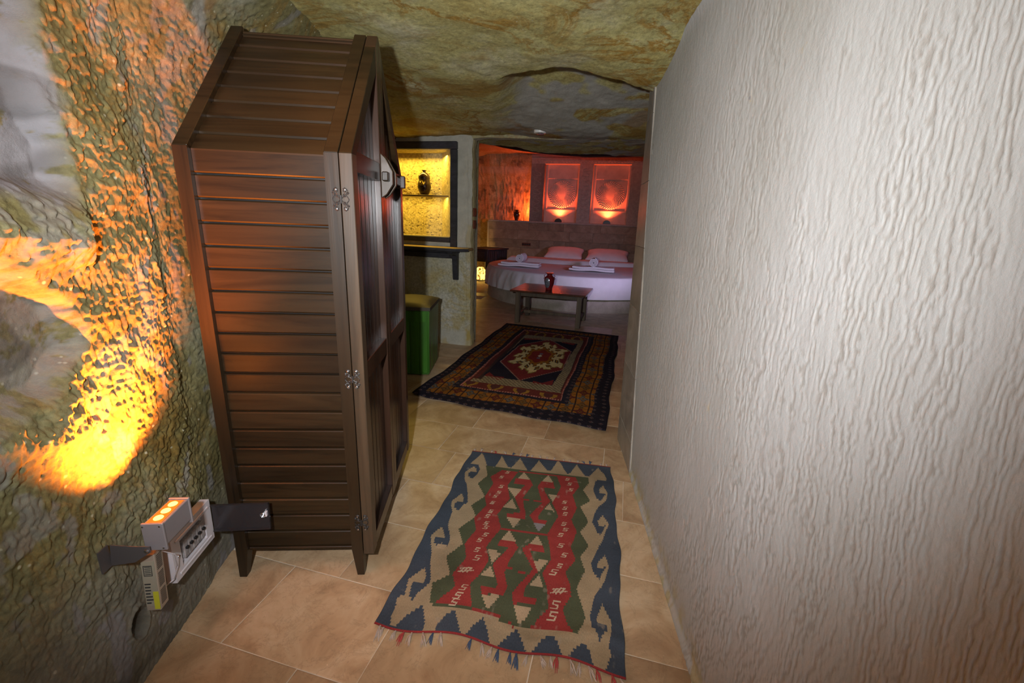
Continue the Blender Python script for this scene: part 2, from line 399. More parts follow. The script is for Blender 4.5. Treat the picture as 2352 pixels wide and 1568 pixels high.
# woven patterns: colour number and outline in thousandths of the rug
KIL=[(0,[74,12,43,120,98,119,125,156,122,209,110,245,73,223,60,193,109,181,99,156,76,140,59,159,37,196,64,250,93,294,110,349,143,415,123,428,110,473,76,450,67,421,112,409,103,384,76,355,62,379,45,414,59,453,77,480,89,526,107,569,126,592,144,632,141,676,103,681,64,655,62,635,113,628,97,596,77,573,57,594,38,630,55,668,82,711,96,752,111,785,138,827,127,854,114,870,109,898,87,895,72,861,59,843,112,834,101,806,78,776,61,792,32,832,52,864,64,889,36,902,50,934,51,961,69,992,87,992,108,953,157,913,173,928,198,967,205,997,256,1007,249,976,266,943,300,921,328,960,359,1000,373,1003,394,962,427,925,460,963,494,1015,501,1018,523,979,574,932,610,972,637,1012,651,990,682,958,714,940,742,959,776,1018,785,995,813,964,846,941,868,961,893,1019,910,1024,928,993,953,945,938,933,945,903,954,856,925,807,895,853,895,866,934,866,933,887,914,902,904,926,892,900,872,888,865,857,878,828,894,779,919,739,934,698,950,651,921,600,894,641,894,659,935,657,913,687,905,715,876,686,864,645,871,622,890,566,922,521,939,476,958,428,928,380,897,418,902,441,940,440,923,478,910,497,893,482,880,449,867,432,880,383,906,328,939,281,953,218,932,168,905,202,905,225,945,225,927,250,911,285,883,268,868,213,887,137,957,124,953,75,916,24,846,109,820,109,768,15,722,100,702,109,656,25,631,0,591,102,570,101,497,21,457,118,435,115,359,20,323,115,300,108,225,22,214,142,181,145]),(1,[154,124,841,119,842,169,805,222,851,294,802,344,841,417,842,445,806,495,842,565,809,624,838,684,806,761,841,838,846,865,814,927,733,919,669,922,557,927,505,919,402,914,264,911,189,907,151,831,210,785,160,715,217,645,167,569,221,488,169,427,222,355,157,273,193,205]),(2,[272,140,215,208,252,258,222,355,257,414,216,498,260,565,225,644,260,708,220,783,260,835,209,898,369,907,351,871,320,815,348,772,374,706,340,644,377,556,383,534,338,462,378,348,342,257,382,137]),(2,[632,131,760,131,784,202,745,266,784,357,754,430,789,497,755,585,791,641,747,704,777,758,788,800,751,850,769,891,797,920,731,924,643,921,645,897,691,853,677,784,642,725,673,657,634,537,682,421,635,337,673,219]),(2,[380,128,642,130,643,143,383,139]),(2,[381,528,637,529,639,541,384,540]),(2,[367,902,481,906,536,912,556,925,642,917,643,922,554,930,531,917,369,908]),(2,[378,200,473,194,496,233,455,331,474,392,494,429,499,462,399,470,385,445,453,437,463,424,410,343,397,329,448,241,378,242]),(2,[544,196,619,190,635,234,567,241,577,268,625,333,599,374,569,438,572,451,625,453,620,479,556,482,521,440,577,351,528,241]),(2,[399,599,477,600,500,625,469,700,471,721,462,743,495,803,486,836,387,845,372,817,438,817,448,803,397,717,456,627,395,628]),(2,[540,604,619,596,637,629,566,635,622,721,612,729,576,798,575,823,641,822,629,850,537,854,522,824,547,783,583,733,594,711,521,630]),(2,[446,336,494,336,497,349,449,348]),(2,[522,334,574,335,576,348,524,347]),(2,[452,720,497,719,499,728,454,729]),(2,[526,727,563,726,565,734,528,735]),(3,[419,138,467,191,391,194]),(3,[581,139,619,190,549,195]),(3,[347,274,436,272,404,337]),(3,[393,349,436,408,354,410]),(3,[392,468,478,465,449,524]),(3,[598,282,656,285,639,333]),(3,[623,349,657,397,593,395]),(3,[432,540,485,598,400,603]),(3,[586,548,619,596,551,598]),(3,[353,657,429,658,391,713]),(3,[392,725,423,772,351,772]),(3,[387,845,470,840,434,898]),(3,[585,670,662,666,622,722]),(3,[628,730,659,784,594,783]),(3,[537,854,623,854,599,898,577,917]),(3,[107,657,143,664,129,685,95,682,85,672]),(4,[552,482,617,482,586,526])]
KGL=[(313,154,1),(285,201,1),(307,271,1),(301,315,1),(286,345,1),(285,391,1),(295,448,1),(285,479,1),(295,519,1),(303,542,1),(317,582,1),(296,614,1),(298,664,1),(313,700,1.2),(281,758,1.7),(299,833,1.2),(289,867,1.3),(287,894,1.3),(708,154,1),(724,190,1),(733,231,1),(708,326,1),(717,366,1),(718,403,1),(718,461,1),(729,493,1),(704,528,1),(708,584,1.1),(733,628,1.1),(718,680,1),(695,711,1.3),(734,786,1.7),(720,839,1.4),(711,878,1.5)]
RUG=[(0,[45,38,944,25,919,932,55,963]),(1,[180,77,813,74,792,883,153,897]),(2,[209,92,771,92,753,867,188,880]),(3,[220,110,761,103,744,858,201,874]),(4,[227,179,746,161,741,811,214,829]),(5,[276,240,702,228,677,758,250,762]),(6,[478,208,690,360,685,597,479,761,274,601,287,360]),(6,[270,723,318,755,381,749,373,787,258,765]),(6,[558,744,612,752,669,707,674,757,560,776]),(6,[279,239,404,205,407,236,292,268]),(6,[573,209,687,229,674,257,582,240])]
# ================================================================= THE SETTING
def struct(o): o['kind'] = 'structure'; return o

# ---- floor: grout bed and travertine tiles laid in a running bond at 21 degrees
bm = bmesh.new(); box(bm, W0, -2.2, 7.5, -1.6, 15.5, -0.08, -0.0012)
floor = struct(build(bm, 'floor', M['grout']))
def tile_mesh(L, Wt, seed):
    rnd = random.Random(seed); bm = bmesh.new()
    n = 7; top = []
    pts = []
    for (ax, ay), (bx_, by_) in (((0, 0), (L, 0)), ((L, 0), (L, Wt)), ((L, Wt), (0, Wt)), ((0, Wt), (0, 0))):
        for k in range(2): pts.append((ax + (bx_ - ax) * k / 2 + rnd.uniform(-.0012, .0012), ay + (by_ - ay) * k / 2 + rnd.uniform(-.0012, .0012)))
    fr = Fr((0, 0, 0), U, Wd)
    lo = [bm.verts.new(fr.p(x, y, -0.012)) for x, y in pts]; mi = [bm.verts.new(fr.p(x, y, -0.0008)) for x, y in pts]
    cx, cy = L / 2, Wt / 2
    hi = [bm.verts.new(fr.p(cx + (x - cx) * (1 - .004 / L * 2), cy + (y - cy) * (1 - .004 / Wt * 2), 0.0)) for x, y in pts]
    for i in range(len(pts)):
        j = (i + 1) % len(pts)
        bm.faces.new([lo[i], lo[j], mi[j], mi[i]]); bm.faces.new([mi[i], mi[j], hi[j], hi[i]])
    bm.faces.new(hi)
    bmesh.ops.recalc_face_normals(bm, faces=bm.faces)
    me = bpy.data.meshes.new('tile'); bm.to_mesh(me); bm.free(); me.materials.append(M['tile']); return me
GAP = 0.0028
tms = [tile_mesh(0.583 - GAP, 0.40 - GAP, k) for k in range(4)]
def near_room(x, y):
    p = Vector((x, y, 0)); s = (p - Vector((.144, 5.47, 0))).dot(U); t = (p - Vector((.144, 5.47, 0))).dot(Wd)
    if t < 0: return -1.2 < x < (1.25 if y < 1.4 else 1.6 if y < 3.1 else 3.3) and y > 0.1 and not (x > 1.7 and y < 3.2)
    return -1.3 < s < 4.6 and t < 5.2 and not (s - 2.45) ** 2 + (t - 3.2) ** 2 < 1.7 ** 2
rt = random.Random(3); ti = 0
for r in range(-7, 24):
    off = -1.035 + 0.583 * {0: 0, -1: -0.206, -2: 0.03}.get(r, rt.uniform(0, 1))
    for c in range(-6, 12):
        a = off + c * 0.583; b = 2.972 + 0.40 * r
        p = U * a + Wd * b; q = p + U * .29 + Wd * .2
        if near_room(q.x, q.y):
            o = bpy.data.objects.new('tile', tms[ti % 4]); COL.objects.link(o); o.parent = floor
            o.location = (p.x, p.y, rt.uniform(-.0003, .0003)); ti += 1

# ---- left wall and vault: one swept section, relief shared by wall and ceiling
def section(t):                                 # t: metres along the section from the floor
    z0, r = 2.08, 0.46
    arc = r * math.pi / 2
    th = np.clip((t - z0) / r, 0, math.pi / 2)
    x = -1.09 + r * (1 - np.cos(th)) + np.clip(t - z0 - arc, 0, None)
    z = np.minimum(t, z0) + r * np.sin(th)
    return x, z, np.cos(th), -np.sin(th)
def rock_relief(y, t, fine=1.0):
    wy = y + 0.03 * (fbm(y * 7, t * 5, 3, 5) - .5); wt = t + 0.05 * (fbm(y * 5 + 9, t * 6, 3, 8) - .5)
    big = 0.045 * (fbm(y * 1.9, t * 1.6, 3, 21) - .5)
    mid = 0.020 * (fbm(wy * 9, wt * 6.5, 2, 31) - .5)
    sc = np.abs(2 * vn(wy * 58, wt * 40, 41) - 1)
    sc2 = vn(wy * 30 + 3, wt * 19, 43) * .7 + .5 * vn(wy * 120 + 3, wt * 80, 47)
    amp = 0.45 + 0.9 * fbm(y * 2.5 + 4, t * 2.5, 2, 55)
    return big + mid + fine * amp * (0.009 * sc + 0.013 * sc2 + 0.008 * (fbm(wy * 90, wt * 90, 2, 61) - .5))
ys = spacing((-1.3, 0.7, .04), (0.7, 1.78, .0036), (1.78, 2.9, .009), (2.9, 6.4, .03))
ts = spacing((-0.02, 2.5, .0040), (2.5, 2.72, .012))
Yg, Tg = np.meshgrid(ys, ts, indexing='ij')
sx, sz, nx, nz = section(Tg)
jag = 0.09 * (fbm(Yg * 8, Tg * 8, 3, 77, .4) - .5)
up_patch = sm(1.43 + jag * 1.3 - Yg - 0.14 * np.clip(1.85 - Tg, 0, 9) * 0, 0, .07) * sm(Tg + jag, 1.58, 1.68) * sm(2.75 - Tg, 0, .1)
lo_b = 1.335 + jag - 1.3 * np.clip(np.abs(Tg - 1.27) - 0.06, 0, 9)
lo_patch = sm(lo_b + .02 - Yg, 0, .06) * sm(Tg + jag * .6, 1.06, 1.14) * sm(1.50 - Tg - jag * .6 - .8 * np.clip(Yg - 1.14, 0, 9), 0, .05)
patch = np.maximum(up_patch, lo_patch)
low = sm(0.62 - Tg - 0.25 * (Yg - 1.5) + 0.5 * jag, 0, .45)
rel = rock_relief(Yg, Tg)
smooth_rel = 0.05 * (fbm(Yg * 1.9, Tg * 1.6, 3, 21) - .5) + 0.012 * (fbm(Yg * 12, Tg * 10, 4, 91) - .5) + .004
rel = rel * (1 - .6 * low) + smooth_rel * .6 * low
rel = rel * (1 - patch) + (smooth_rel - 0.07 * up_patch - .065 * lo_patch + .006 * (fbm(Yg * 40, Tg * 40, 3, 6) - .5)) * patch
hole = ((Yg - 1.285) / .034) ** 2 + ((Tg - 0.235) / .05) ** 2
rel = rel - 0.03 * np.exp(-hole ** 2) + 0.008 * np.exp(-(hole - 1.5) ** 2 * 4)
# behind the wardrobe, the lamp and the fuse box the wall is dressed flatter
flat = sm(Yg, 1.66, 1.74) * sm(2.68 - Yg, 0, .1) * sm(2.2 - Tg, 0, .2)
rel = rel * (1 - .35 * flat) - .012 * flat
lip = .050 * np.exp(-((Tg - 1.52 - jag) / .07) ** 2) * sm(1.44 - Yg, 0, .08) + .035 * np.exp(-((Tg - 1.02 - jag) / .06) ** 2) * sm(1.30 - Yg, 0, .08)  # ridges added below the recessed patches to shade them from the amber beam
rel = np.minimum(rel, 0.045) * (1 - .7 * sm(Tg, 2.3, 2.6)) + lip - .06 * sm(Tg, 2.58, 2.70)
X = sx + rel * nx; Z = sz + rel * nz
base_in = 0.10 * np.clip((1.0 - Yg), 0, 2) * 0
X = X + base_in
mk_ = np.zeros(Yg.shape + (3,))
gp = np.clip(patch * (0.1 + 1.0 * sm(fbm(Yg * 16, Tg * 16, 5, 13, .7), .40, .50)), 0, 1)
spl = sm(fbm(Yg * 10 + 4, Tg * 7, 4, 19), .62, .68) * .7
mk_[..., 0] = np.clip(gp * (1 - .5 * lo_patch) + low * .45 + spl * .6, 0, 1)
mk_[..., 1] = np.clip(np.exp(-hole ** 2 * .8) * .9 + sm(0.42 - Tg - 0.5 * (Yg - .9), 0, .3) * sm(fbm(Yg * 7, Tg * 9, 4, 3), .48, .62) * .8
                      + patch * sm(fbm(Yg * 6, Tg * 9, 3, 101), .5, .65) * .5, 0, 1)
mk_[..., 2] = sm(Tg, 1.9, 2.4) * (1 - sm(Tg, 2.35, 2.6)) * sm(fbm(Yg * 6, Tg * 6, 4, 33), .5, .62) * .7
wl = struct(grid('wall_left', X, Yg, Z, M['rock'], cols=mk_))

# ---- ceiling: continues the vault, drops to an arch by the white wall, recess beyond it
xs = spacing((-0.96, 3.6, .018)); yc = spacing((-1.3, 0.8, .05), (0.8, 6.0, .016))
Xc, Yc = np.meshgrid(xs, yc, indexing='ij')
# arch line: y of the edge as a function of x
edge = 3.02 + 0.9 * np.clip(0.62 - Xc, 0, 9) ** 1.3 + 0.04 * (fbm(Xc * 6, Yc * 0 + 2, 3, 4) - .5) + .10 * sm(Xc, 1.0, 1.3)
side = sm(Xc, 0.22, 0.55)
rise = sm(Yc - edge, 0.0, 0.07) * side
zc = 2.545 + 0.05 * sm(Xc, .2, 1.0) * (1 - sm(Yc, 2.3, 2.95)) - 0.05 * sm(Xc, .5, 1.2) * sm(Yc, 2.3, 2.95)
zc = zc - 0.10 * sm(-Xc, .55, .74) * 0
tgt = 2.505 + 0.32 * sm(5.3 + .385 * (-(Xc - .144)) - Yc, 0.0, 2.2)
zc = zc * (1 - rise) + (zc * .15 + .85 * np.maximum(tgt, zc)) * rise
zc = zc + 0.05 * (fbm(Xc * 1.5, Yc * 1.5, 3, 8) - .5) + 0.020 * (fbm(Xc * 8, Yc * 6, 3, 18) - .5) + .007 * (fbm(Xc * 30, Yc * 30, 2, 28) - .5)
mc = np.zeros(Xc.shape + (3,))
pl = rise * np.clip(sm(fbm(Xc * 3.1, Yc * 2.6, 3, 51), .49, .54) + sm(.1 - np.abs(Yc - 4.35 + .3 * Xc), 0, .05), 0, 1)
mc[..., 0] = pl
mc[..., 2] = sm(fbm(Xc * 2.2 + 3, Yc * 2.2, 5, 71), .60, .68) * .55
struct(grid('ceiling', Xc, Yc, zc, M['ceil'], cols=mc))

# ---- right wall: thick lime plaster combed in upright ribs
def rw_line(y):                                  # x of the wall face for a given y
    return np.interp(y, [-1.3, -.4, .35, 1.095, 1.514, 2.397, 3.2], [.44, .60, .748, .874, .96, 1.133, 1.29])
far = lambda z: 2.43 + 0.24 * z
def rib_phase(y):                                # rib count along the wall; the comb marks widen away from the door
    y = np.clip(y, .30, 9); k = .0235; s0 = .0066
    s = np.minimum(s0 + k * (y - .40), .028); yb = .40 + (.028 - s0) / k
    a = np.log(np.clip(s0 + k * (np.minimum(y, yb) - .40), .003, 9) / s0) / k
    return a + np.clip(y - yb, 0, 9) / .028
_yy = np.linspace(.30, 3.05, 4000); _pp = rib_phase(_yy)
_ys = np.interp(np.arange(_pp[0], _pp[-1], 1 / 7.5), _pp, _yy)
sn = np.concatenate([np.linspace(0, (.29 + 1.3) / 4.35, 12), (_ys + 1.3) / 4.35, [1.0]])   # 0 behind the camera .. 1 far edge
zz = spacing((-0.02, 0.75, .010), (.75, 2.72, .0085))
Sg, Zg = np.meshgrid(sn, zz, indexing='ij')
Yr = -1.3 + Sg * (far(Zg) + 1.3) + 0.012 * (fbm(Zg * 5, Zg * 0, 4, 6) - .5) * (Sg > .99)
Xr = rw_line(Yr)
q = Yr - .09 * Zg - 0.30 * np.clip(0.95 - Zg, 0, 2) ** 2 + 0.02 * (fbm(Yr * 3, Zg * 2.2, 3, 44) - .5)
ph = rib_phase(np.maximum(q + .12, .31)) * .72 + 3.2 * (fbm(Yr * 2.5, Zg * 4, 3, 46) - .5) + 2.4 * (fbm(Yr * 11, Zg * 13, 3, 47) - .5) + 1.2 * (fbm(Yr * 50, Zg * 70, 3, 48) - .5)
rib = .5 + .5 * np.sin(2 * np.pi * ph) + .8 * (vn(ph * 1.7, Zg * 11, 41) - .5)
rib = sm(rib, .02, .45)
keep = .25 + .75 * sm(vn(ph * .55, Zg * 8, 12) * .7 + vn(ph * .2, Zg * 2.2, 13) * .5, .35, .75)
depth = np.interp(Yr, [.3, .5, 1.1, 1.8, 3], [.0013, .0016, .0024, .0008, .0004]) * (.5 + .9 * fbm(Yr * 2.4, Zg * 2, 2, 92)) * keep
depth *= (1 - .45 * sm(Zg, 1.9, 2.5)) * (1 - .25 * sm(.5 - Zg, 0, .4))
rr = rib * depth + 0.02 * (fbm(Yr * 1.4, Zg * 1.2, 3, 95) - .5) + 0.0016 * (fbm(q * 60, Zg * 30, 3, 97) - .5)
foot = 0.014 * sm(.06 - Zg, 0, .06) ** 2
Xr = Xr - rr - foot
Xr = Xr - 0.10 * sm(Zg, 2.5, 2.72) ** 2
mr = np.zeros(Yr.shape + (3,))
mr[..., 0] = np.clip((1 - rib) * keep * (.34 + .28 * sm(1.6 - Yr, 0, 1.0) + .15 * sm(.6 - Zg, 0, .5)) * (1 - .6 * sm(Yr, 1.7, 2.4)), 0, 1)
mr[..., 2] = sm(.16 - Zg, 0, .14) * sm(fbm(Yr * 20, Zg * 20, 3, 65), .4, .6) * .6
struct(grid('wall_right', Xr, Yr, Zg, M['white'], cols=mr, flip=True))

# ---- the stone-faced end of the right wall
fe = lambda z: Vector((1.228 + .040 * z, 2.925 + .15 * z, z))
ne = lambda z: Vector((float(rw_line(far(z))) - .006, far(z) + .004, z))
jz = [0.0, .20, .62, 1.05, 1.47, 1.90, 2.33, 2.62]
bm = bmesh.new()
for a, b in zip(jz[:-1], jz[1:]):
    pass
v = [bm.verts.new(p) for p in (ne(-.01) + Vector((.006, 0, 0)), fe(-.01) + Vector((.006, 0, 0)), fe(2.75) + Vector((.006, 0, 0)), ne(2.75) + Vector((.006, 0, 0)))]
v2 = [bm.verts.new(p.co + Vector((.5, .12, 0))) for p in v]
bm.faces.new(v)
for i in range(4): bm.faces.new([v[i], v[(i + 1) % 4], v2[(i + 1) % 4], v2[i]])
bm.faces.new(v2[::-1])
wend = struct(build(bm, 'wall_right_end', M['grout']))
wend.name = 'wall_right_reveal'
for a, b in zip(jz[:-1], jz[1:]):
    a += .0012; b -= .0012
    bm = bmesh.new(); c = [ne(a), fe(a), fe(b), ne(b)]
    A = [bm.verts.new(p) for p in c]; B = [bm.verts.new(p + Vector((.010, .002, 0))) for p in c]
    fs = [bm.faces.new(A), bm.faces.new(B[::-1])] + [bm.faces.new([A[i], A[(i + 1) % 4], B[(i + 1) % 4], B[i]]) for i in range(4)]
    bmesh.ops.bevel(bm, geom=list({e for f in fs for e in f.edges}), offset=.0015, segments=1, affect='EDGES')
    build(bm, 'stone_tile', M['clad'], wend)

# ---- walls nobody sees from here but which close the room
def wall_run(name, p0, p1, z0, z1, thick, m, relief=.02, seed=1, step=.06, side=1, mask0=0.0):
    p0 = Vector(p0); p1 = Vector(p1); d = (p1 - p0); L = d.length; d /= L; n = Vector((-d.y, d.x, 0)) * side
    s = spacing((0, L, step)); z = spacing((z0, z1, step)); S, Zz = np.meshgrid(s, z, indexing='ij')
    r = relief * (fbm(S * 2, Zz * 2, 3, seed) - .5) + relief * .5 * (np.abs(2 * vn(S * 14, Zz * 7, seed + 3) - 1))
    X = p0.x + d.x * S + n.x * r; Y = p0.y + d.y * S + n.y * r
    k = np.zeros(S.shape + (3,)); k[..., 0] = mask0
    return struct(grid(name, X, Y, Zz, m, cols=k))
wall_run('wall_back', (-1.3, -1.25, 0), (.75, -1.25, 0), -.02, 2.8, .1, M['pale'], seed=2)
wall_run('wall_side_return', (1.70, 3.08, 0), (2.85, 2.45, 0), -.02, 2.9, .1, M['pale'], seed=3)
wall_run('wall_side', (2.80, 2.42, 0), (3.62, 4.35, 0), -.02, 2.9, .1, M['pale'], seed=4)

# ---- partition with the lit niche; P is its free corner, s runs along U (negative to the left), t along Wd
P = Vector((.118, 5.48, 0)); FP = Fr(P, U, Wd)
NS0, NS1, NZ0, NZ1 = -1.50, -.264, 1.39, 2.405
s = spacing((-1.75, -.75, .03), (-.75, .0001, .012)); z = spacing((-.02, 2.66, .014))
Sg, Zg = np.meshgrid(s, z, indexing='ij')
rel = 0.02 * (fbm(Sg * 2.5, Zg * 2.5, 3, 5) - .5) + .008 * (fbm(Sg * 16, Zg * 16, 3, 15) - .5)
edgew = 0.018 * (fbm(Zg * 5, Zg * 0 + .5, 4, 9) - .5) * 2
crack = np.exp(-((Sg + .05 - edgew * 1.2) / .008) ** 2) * sm(2.45 - Zg, 0, .2)
rnd_ = np.clip(Sg + .05, 0, .05) ** 2 * 10
T = -rel + crack * .006 + rnd_
Ss = Sg + (edgew * 1.0) * sm(Sg, -.12, 0)
frm = np.abs(Zg * 0)
co = [P.x + U.x * Ss + Wd.x * T, P.y + U.y * Ss + Wd.y * T]
cellS = (Sg[:-1, :-1] + Sg[1:, 1:]) / 2; cellZ = (Zg[:-1, :-1] + Zg[1:, 1:]) / 2
msk = ~((cellS > NS0) & (cellS < NS1) & (cellZ > NZ0) & (cellZ < NZ1))
mp_ = np.zeros(Sg.shape + (3,))
mp_[..., 0] = np.clip(sm(Zg, 1.1, 1.3) * .9 + sm(.25 - Zg, 0, .1) * .8, 0, 1); mp_[..., 1] = crack * .15
mp_[..., 2] = sm(fbm(Sg * 5, Zg * 3.5, 4, 27), .56, .66) * sm(1.1 - Zg, 0, .3) * .5 + sm(Sg, -.09, -.04) * sm(fbm(Sg * 5, Zg * 6, 3, 28), .5, .6) * .4
part_o = struct(grid('wall_partition', co[0], co[1], Zg, M['pale'], mask=msk, cols=mp_, flip=True))
part_o.name = 'wall_middle'
t = spacing((0, .15, .004)); Tg2, Zg2 = np.meshgrid(t, z, indexing='ij')
ew = 0.018 * (fbm(Zg2 * 5, Zg2 * 0 + .5, 4, 9) - .5) * 2; ej = .05 * (fbm(Zg2 * 9, Zg2 * 0 + 2.5, 5, 19, .7) - .5)
cr2 = np.exp(-((Tg2 - .055 - ej) / .006) ** 2)
So = ew + .012 * (fbm(Tg2 * 14, Zg2 * 9, 4, 31) - .5) - cr2 * .03 - np.clip(.02 - Tg2, 0, 1) * .3
Tt = Tg2 + .025 * sm(.02 - Tg2, 0, .02)
mp2 = np.zeros(Tg2.shape + (3,)); mp2[..., 0] = .3; mp2[..., 1] = cr2 * .9; mp2[..., 2] = .5
struct(grid('wall_middle_end', P.x + U.x * So + Wd.x * Tt, P.y + U.y * So + Wd.y * Tt, Zg2, M['pale'], cols=mp2, flip=True))
bm = bmesh.new(); box(bm, FP, -1.8, -.06, .33, .40, -.01, 3.4); struct(build(bm, 'wall_middle_rear', M['bedrock']))
bm = bmesh.new(); box(bm, FP, -.10, -.04, .135, .36, -.01, 2.62); struct(build(bm, 'trim_1', M['pale']))

# niche: rough recess, five faces
def face_grid(name, fa, na, nb, m, par, seed, amp=.02, mask0=0):
    a = np.linspace(0, 1, na); b = np.linspace(0, 1, nb); A, B = np.meshgrid(a, b, indexing='ij')
    o, da, db, n = fa
    tap = np.minimum(np.minimum(A, 1 - A), np.minimum(B, 1 - B)) * 8
    la, lb = da.length, db.length
    r = amp * (fbm(A * la * 12, B * lb * 12, 5, seed, .75) - .4) * np.clip(tap, 0, 1)
    pits = sm(vn(A * la * 60, B * lb * 60, seed + 9), .78, .92) * amp * .35
    r = r - pits
    X = o.x + da.x * A + db.x * B + n.x * r; Y = o.y + da.y * A + db.y * B + n.y * r; Zz = o.z + da.z * A + db.z * B + n.z * r
    k = np.zeros(A.shape + (3,)); k[..., 0] = mask0; k[..., 1] = np.clip(pits / (amp * .5 + 1e-9), 0, 1) * .25
    return grid(name, X, Y, Zz, m, cols=k, parent=par)
nd = .30
W_ = NS1 - NS0; H_ = NZ1 - NZ0
NSB = -.515
face_grid('niche_back', (FP.p(NS0, nd, NZ0), U * (NSB - NS0), UP * H_, -Wd), 240, 200, M['niche'], part_o, 3, .03)
face_grid('niche_side', (FP.p(NS1, -.01, NZ0), Wd * (nd + .01) + U * (NSB - NS1), UP * H_, -U), 40, 120, M['niche'], part_o, 4, .015)
face_grid('niche_side', (FP.p(NS0, -.01, NZ0), Wd * (nd + .01), UP * H_, U), 20, 60, M['niche'], part_o, 5, .015)
face_grid('niche_sill', (FP.p(NS0, -.01, NZ0), U * W_, Wd * (nd + .01), UP), 80, 20, M['niche'], part_o, 6, .008)
face_grid('niche_top', (FP.p(NS0, -.01, NZ1), U * W_, Wd * (nd + .01), -UP), 80, 20, M['niche'], part_o, 7, .008)

# lintel over the opening and the wall beyond it
s = spacing((-.10, 2.75, .02)); z = spacing((0, .62, .02)); Sg, Zg = np.meshgrid(s, z, indexing='ij')
und = 2.535 - .02 * Sg + .025 * (fbm(Sg * 2.5, Sg * 0 + 2, 3, 11) - .5) - .10 * np.clip(.10 - Sg, 0, 1)
ZL = und + Zg
Tl = .02 - .02 * sm(Zg, 0, .06) - .02 * (fbm(Sg * 3, Zg * 3, 3, 2) - .5)
k = np.zeros(Sg.shape + (3,)); k[..., 0] = .35
lint = struct(grid('trim_2', P.x + U.x * Sg + Wd.x * Tl, P.y + U.y * Sg + Wd.y * Tl, ZL, M['ceil'], cols=k, flip=True))
t = spacing((.02, .14, .02)); Sg, Tg3 = np.meshgrid(s, t, indexing='ij')
und = 2.535 - .02 * Sg + .025 * (fbm(Sg * 2.5, Sg * 0 + 2, 3, 11) - .5) - .10 * np.clip(.10 - Sg, 0, 1)
k = np.zeros(Sg.shape + (3,)); k[..., 0] = .5
struct(grid('trim_3', P.x + U.x * Sg + Wd.x * Tg3, P.y + U.y * Sg + Wd.y * Tg3, und + .02 * (fbm(Sg * 6, Tg3 * 6, 3, 12) - .5), M['pale'], cols=k))
bm = bmesh.new(); box(bm, FP, -.1, 3.9, .145, .20, 2.60, 3.5); struct(build(bm, 'trim_4', M['bedrock']))
bm = bmesh.new(); box(bm, FP, 2.7, 3.9, 0, .30, -.01, 2.8, bev=.03); struct(build(bm, 'wall_opening_right', M['pale']))

# ================================================================= bedroom shell
B0 = Vector((1.9, 12.6, 0)); FB = Fr(B0, U, Wd)     # s along U, t behind the front plane
def zf(v): return 1.6 + (v - 1.6) * 1.016
def xf(v): return v * 1.016
LZ = 1.655
wall_run('wall_bedroom_left', (-1.05, 6.2, 0), (.30, 14.1, 0), -.02, 3.6, .1, M['bedrock'], .10, 12, .04, side=-1)
wall_run('wall_bedroom_right', (5.0, 3.9, 0), (7.0, 11.6, 0), -.02, 3.6, .1, M['bedrock'], .08, 13, .12)
# rough rock behind the ledge alcove, leaning forward into the vault
a = spacing((-2.6, .30, .022)); z = spacing((-.02, 3.6, .022)); A, Zg = np.meshgrid(a, z, indexing='ij')
lean = -.55 * sm(Zg, 2.2, 3.5) ** 1.5 - .25 * sm(-A, 1.2, 2.4)
strk = np.abs(2 * vn(A * 22 + .3 * Zg, Zg * 5, 66) - 1)
T = .62 + lean - .05 * (fbm(A * 2.4, Zg * 2, 4, 67) - .5) * 2 - .035 * strk * (.4 + fbm(A * 3, Zg * 3, 2, 5))
k = np.zeros(A.shape + (3,)); k[..., 0] = sm(Zg, 2.9, 3.0) * sm(3.15 - Zg, 0, .05) * .5
k[..., 1] = sm(fbm(A * 4, Zg * 4, 3, 81), .62, .7) * .5
struct(grid('wall_alcove', B0.x + U.x * A + Wd.x * T, B0.y + U.y * A + Wd.y * T, Zg, M['bedrock'], cols=k, flip=True))
# vault of the bedroom
a = spacing((-3.2, 5.2, .08)); t = spacing((-7.2, 1.0, .08)); A, T = np.meshgrid(a, t, indexing='ij')
Zc = 3.45 - .35 * sm(-A, 1.0, 3.0) + .12 * (fbm(A * 1.2, T * 1.2, 3, 6) - .5) + .03 * (fbm(A * 7, T * 7, 3, 7) - .5)
k = np.zeros(A.shape + (3,))
struct(grid('ceiling_bedroom', B0.x + U.x * A + Wd.x * T, B0.y + U.y * A + Wd.y * T, Zc, M['bedrock'], cols=k))

# headboard wall: core, coping and stone blocks in courses
bm = bmesh.new(); box(bm, FB, -1.185, 4.2, .035, .62, -.01, LZ - .05)
hb = struct(build(bm, 'wall_headboard', M['block']))
courses = [(1.40, 1.605, [-1.17, .02, 1.02, 2.05, 3.05, 4.15], .0), (1.135, 1.395, [-1.17, -.3, 1.2, 1.85, 2.7, 3.6, 4.15], 0), (.905, 1.13, [-1.17, .35, 1.1, 2.3, 3.2, 4.15], 0), (.60, .90, [-1.17, -.2, .9, 1.9, 2.9, 4.15], 0), (.30, .595, [-1.17, 0, 1.0, 2.0, 3.1, 4.15], 0), (0, .295, [-1.17, -.5, .5, 1.5, 2.5, 4.15], 0)]
rb = random.Random(5)
for z0, z1, js, _ in courses:
    for a, b in zip(js[:-1], js[1:]):
        d = rb.uniform(-.006, .004)
        bxo('stone_block', M['block'], hb, FB, a + .002, b - .002, d * .5, .06, z0 + .000, z1 + .001, bev=.0025)
bxo('coping', M['pillar'], hb, FB, -1.20, 4.15, -.012, .62, 1.609, LZ, bev=.006)
bxo('headboard_end', M['pedestal'], hb, FB, -1.25, -1.17, .03, .62, 0, 1.62, bev=.02)

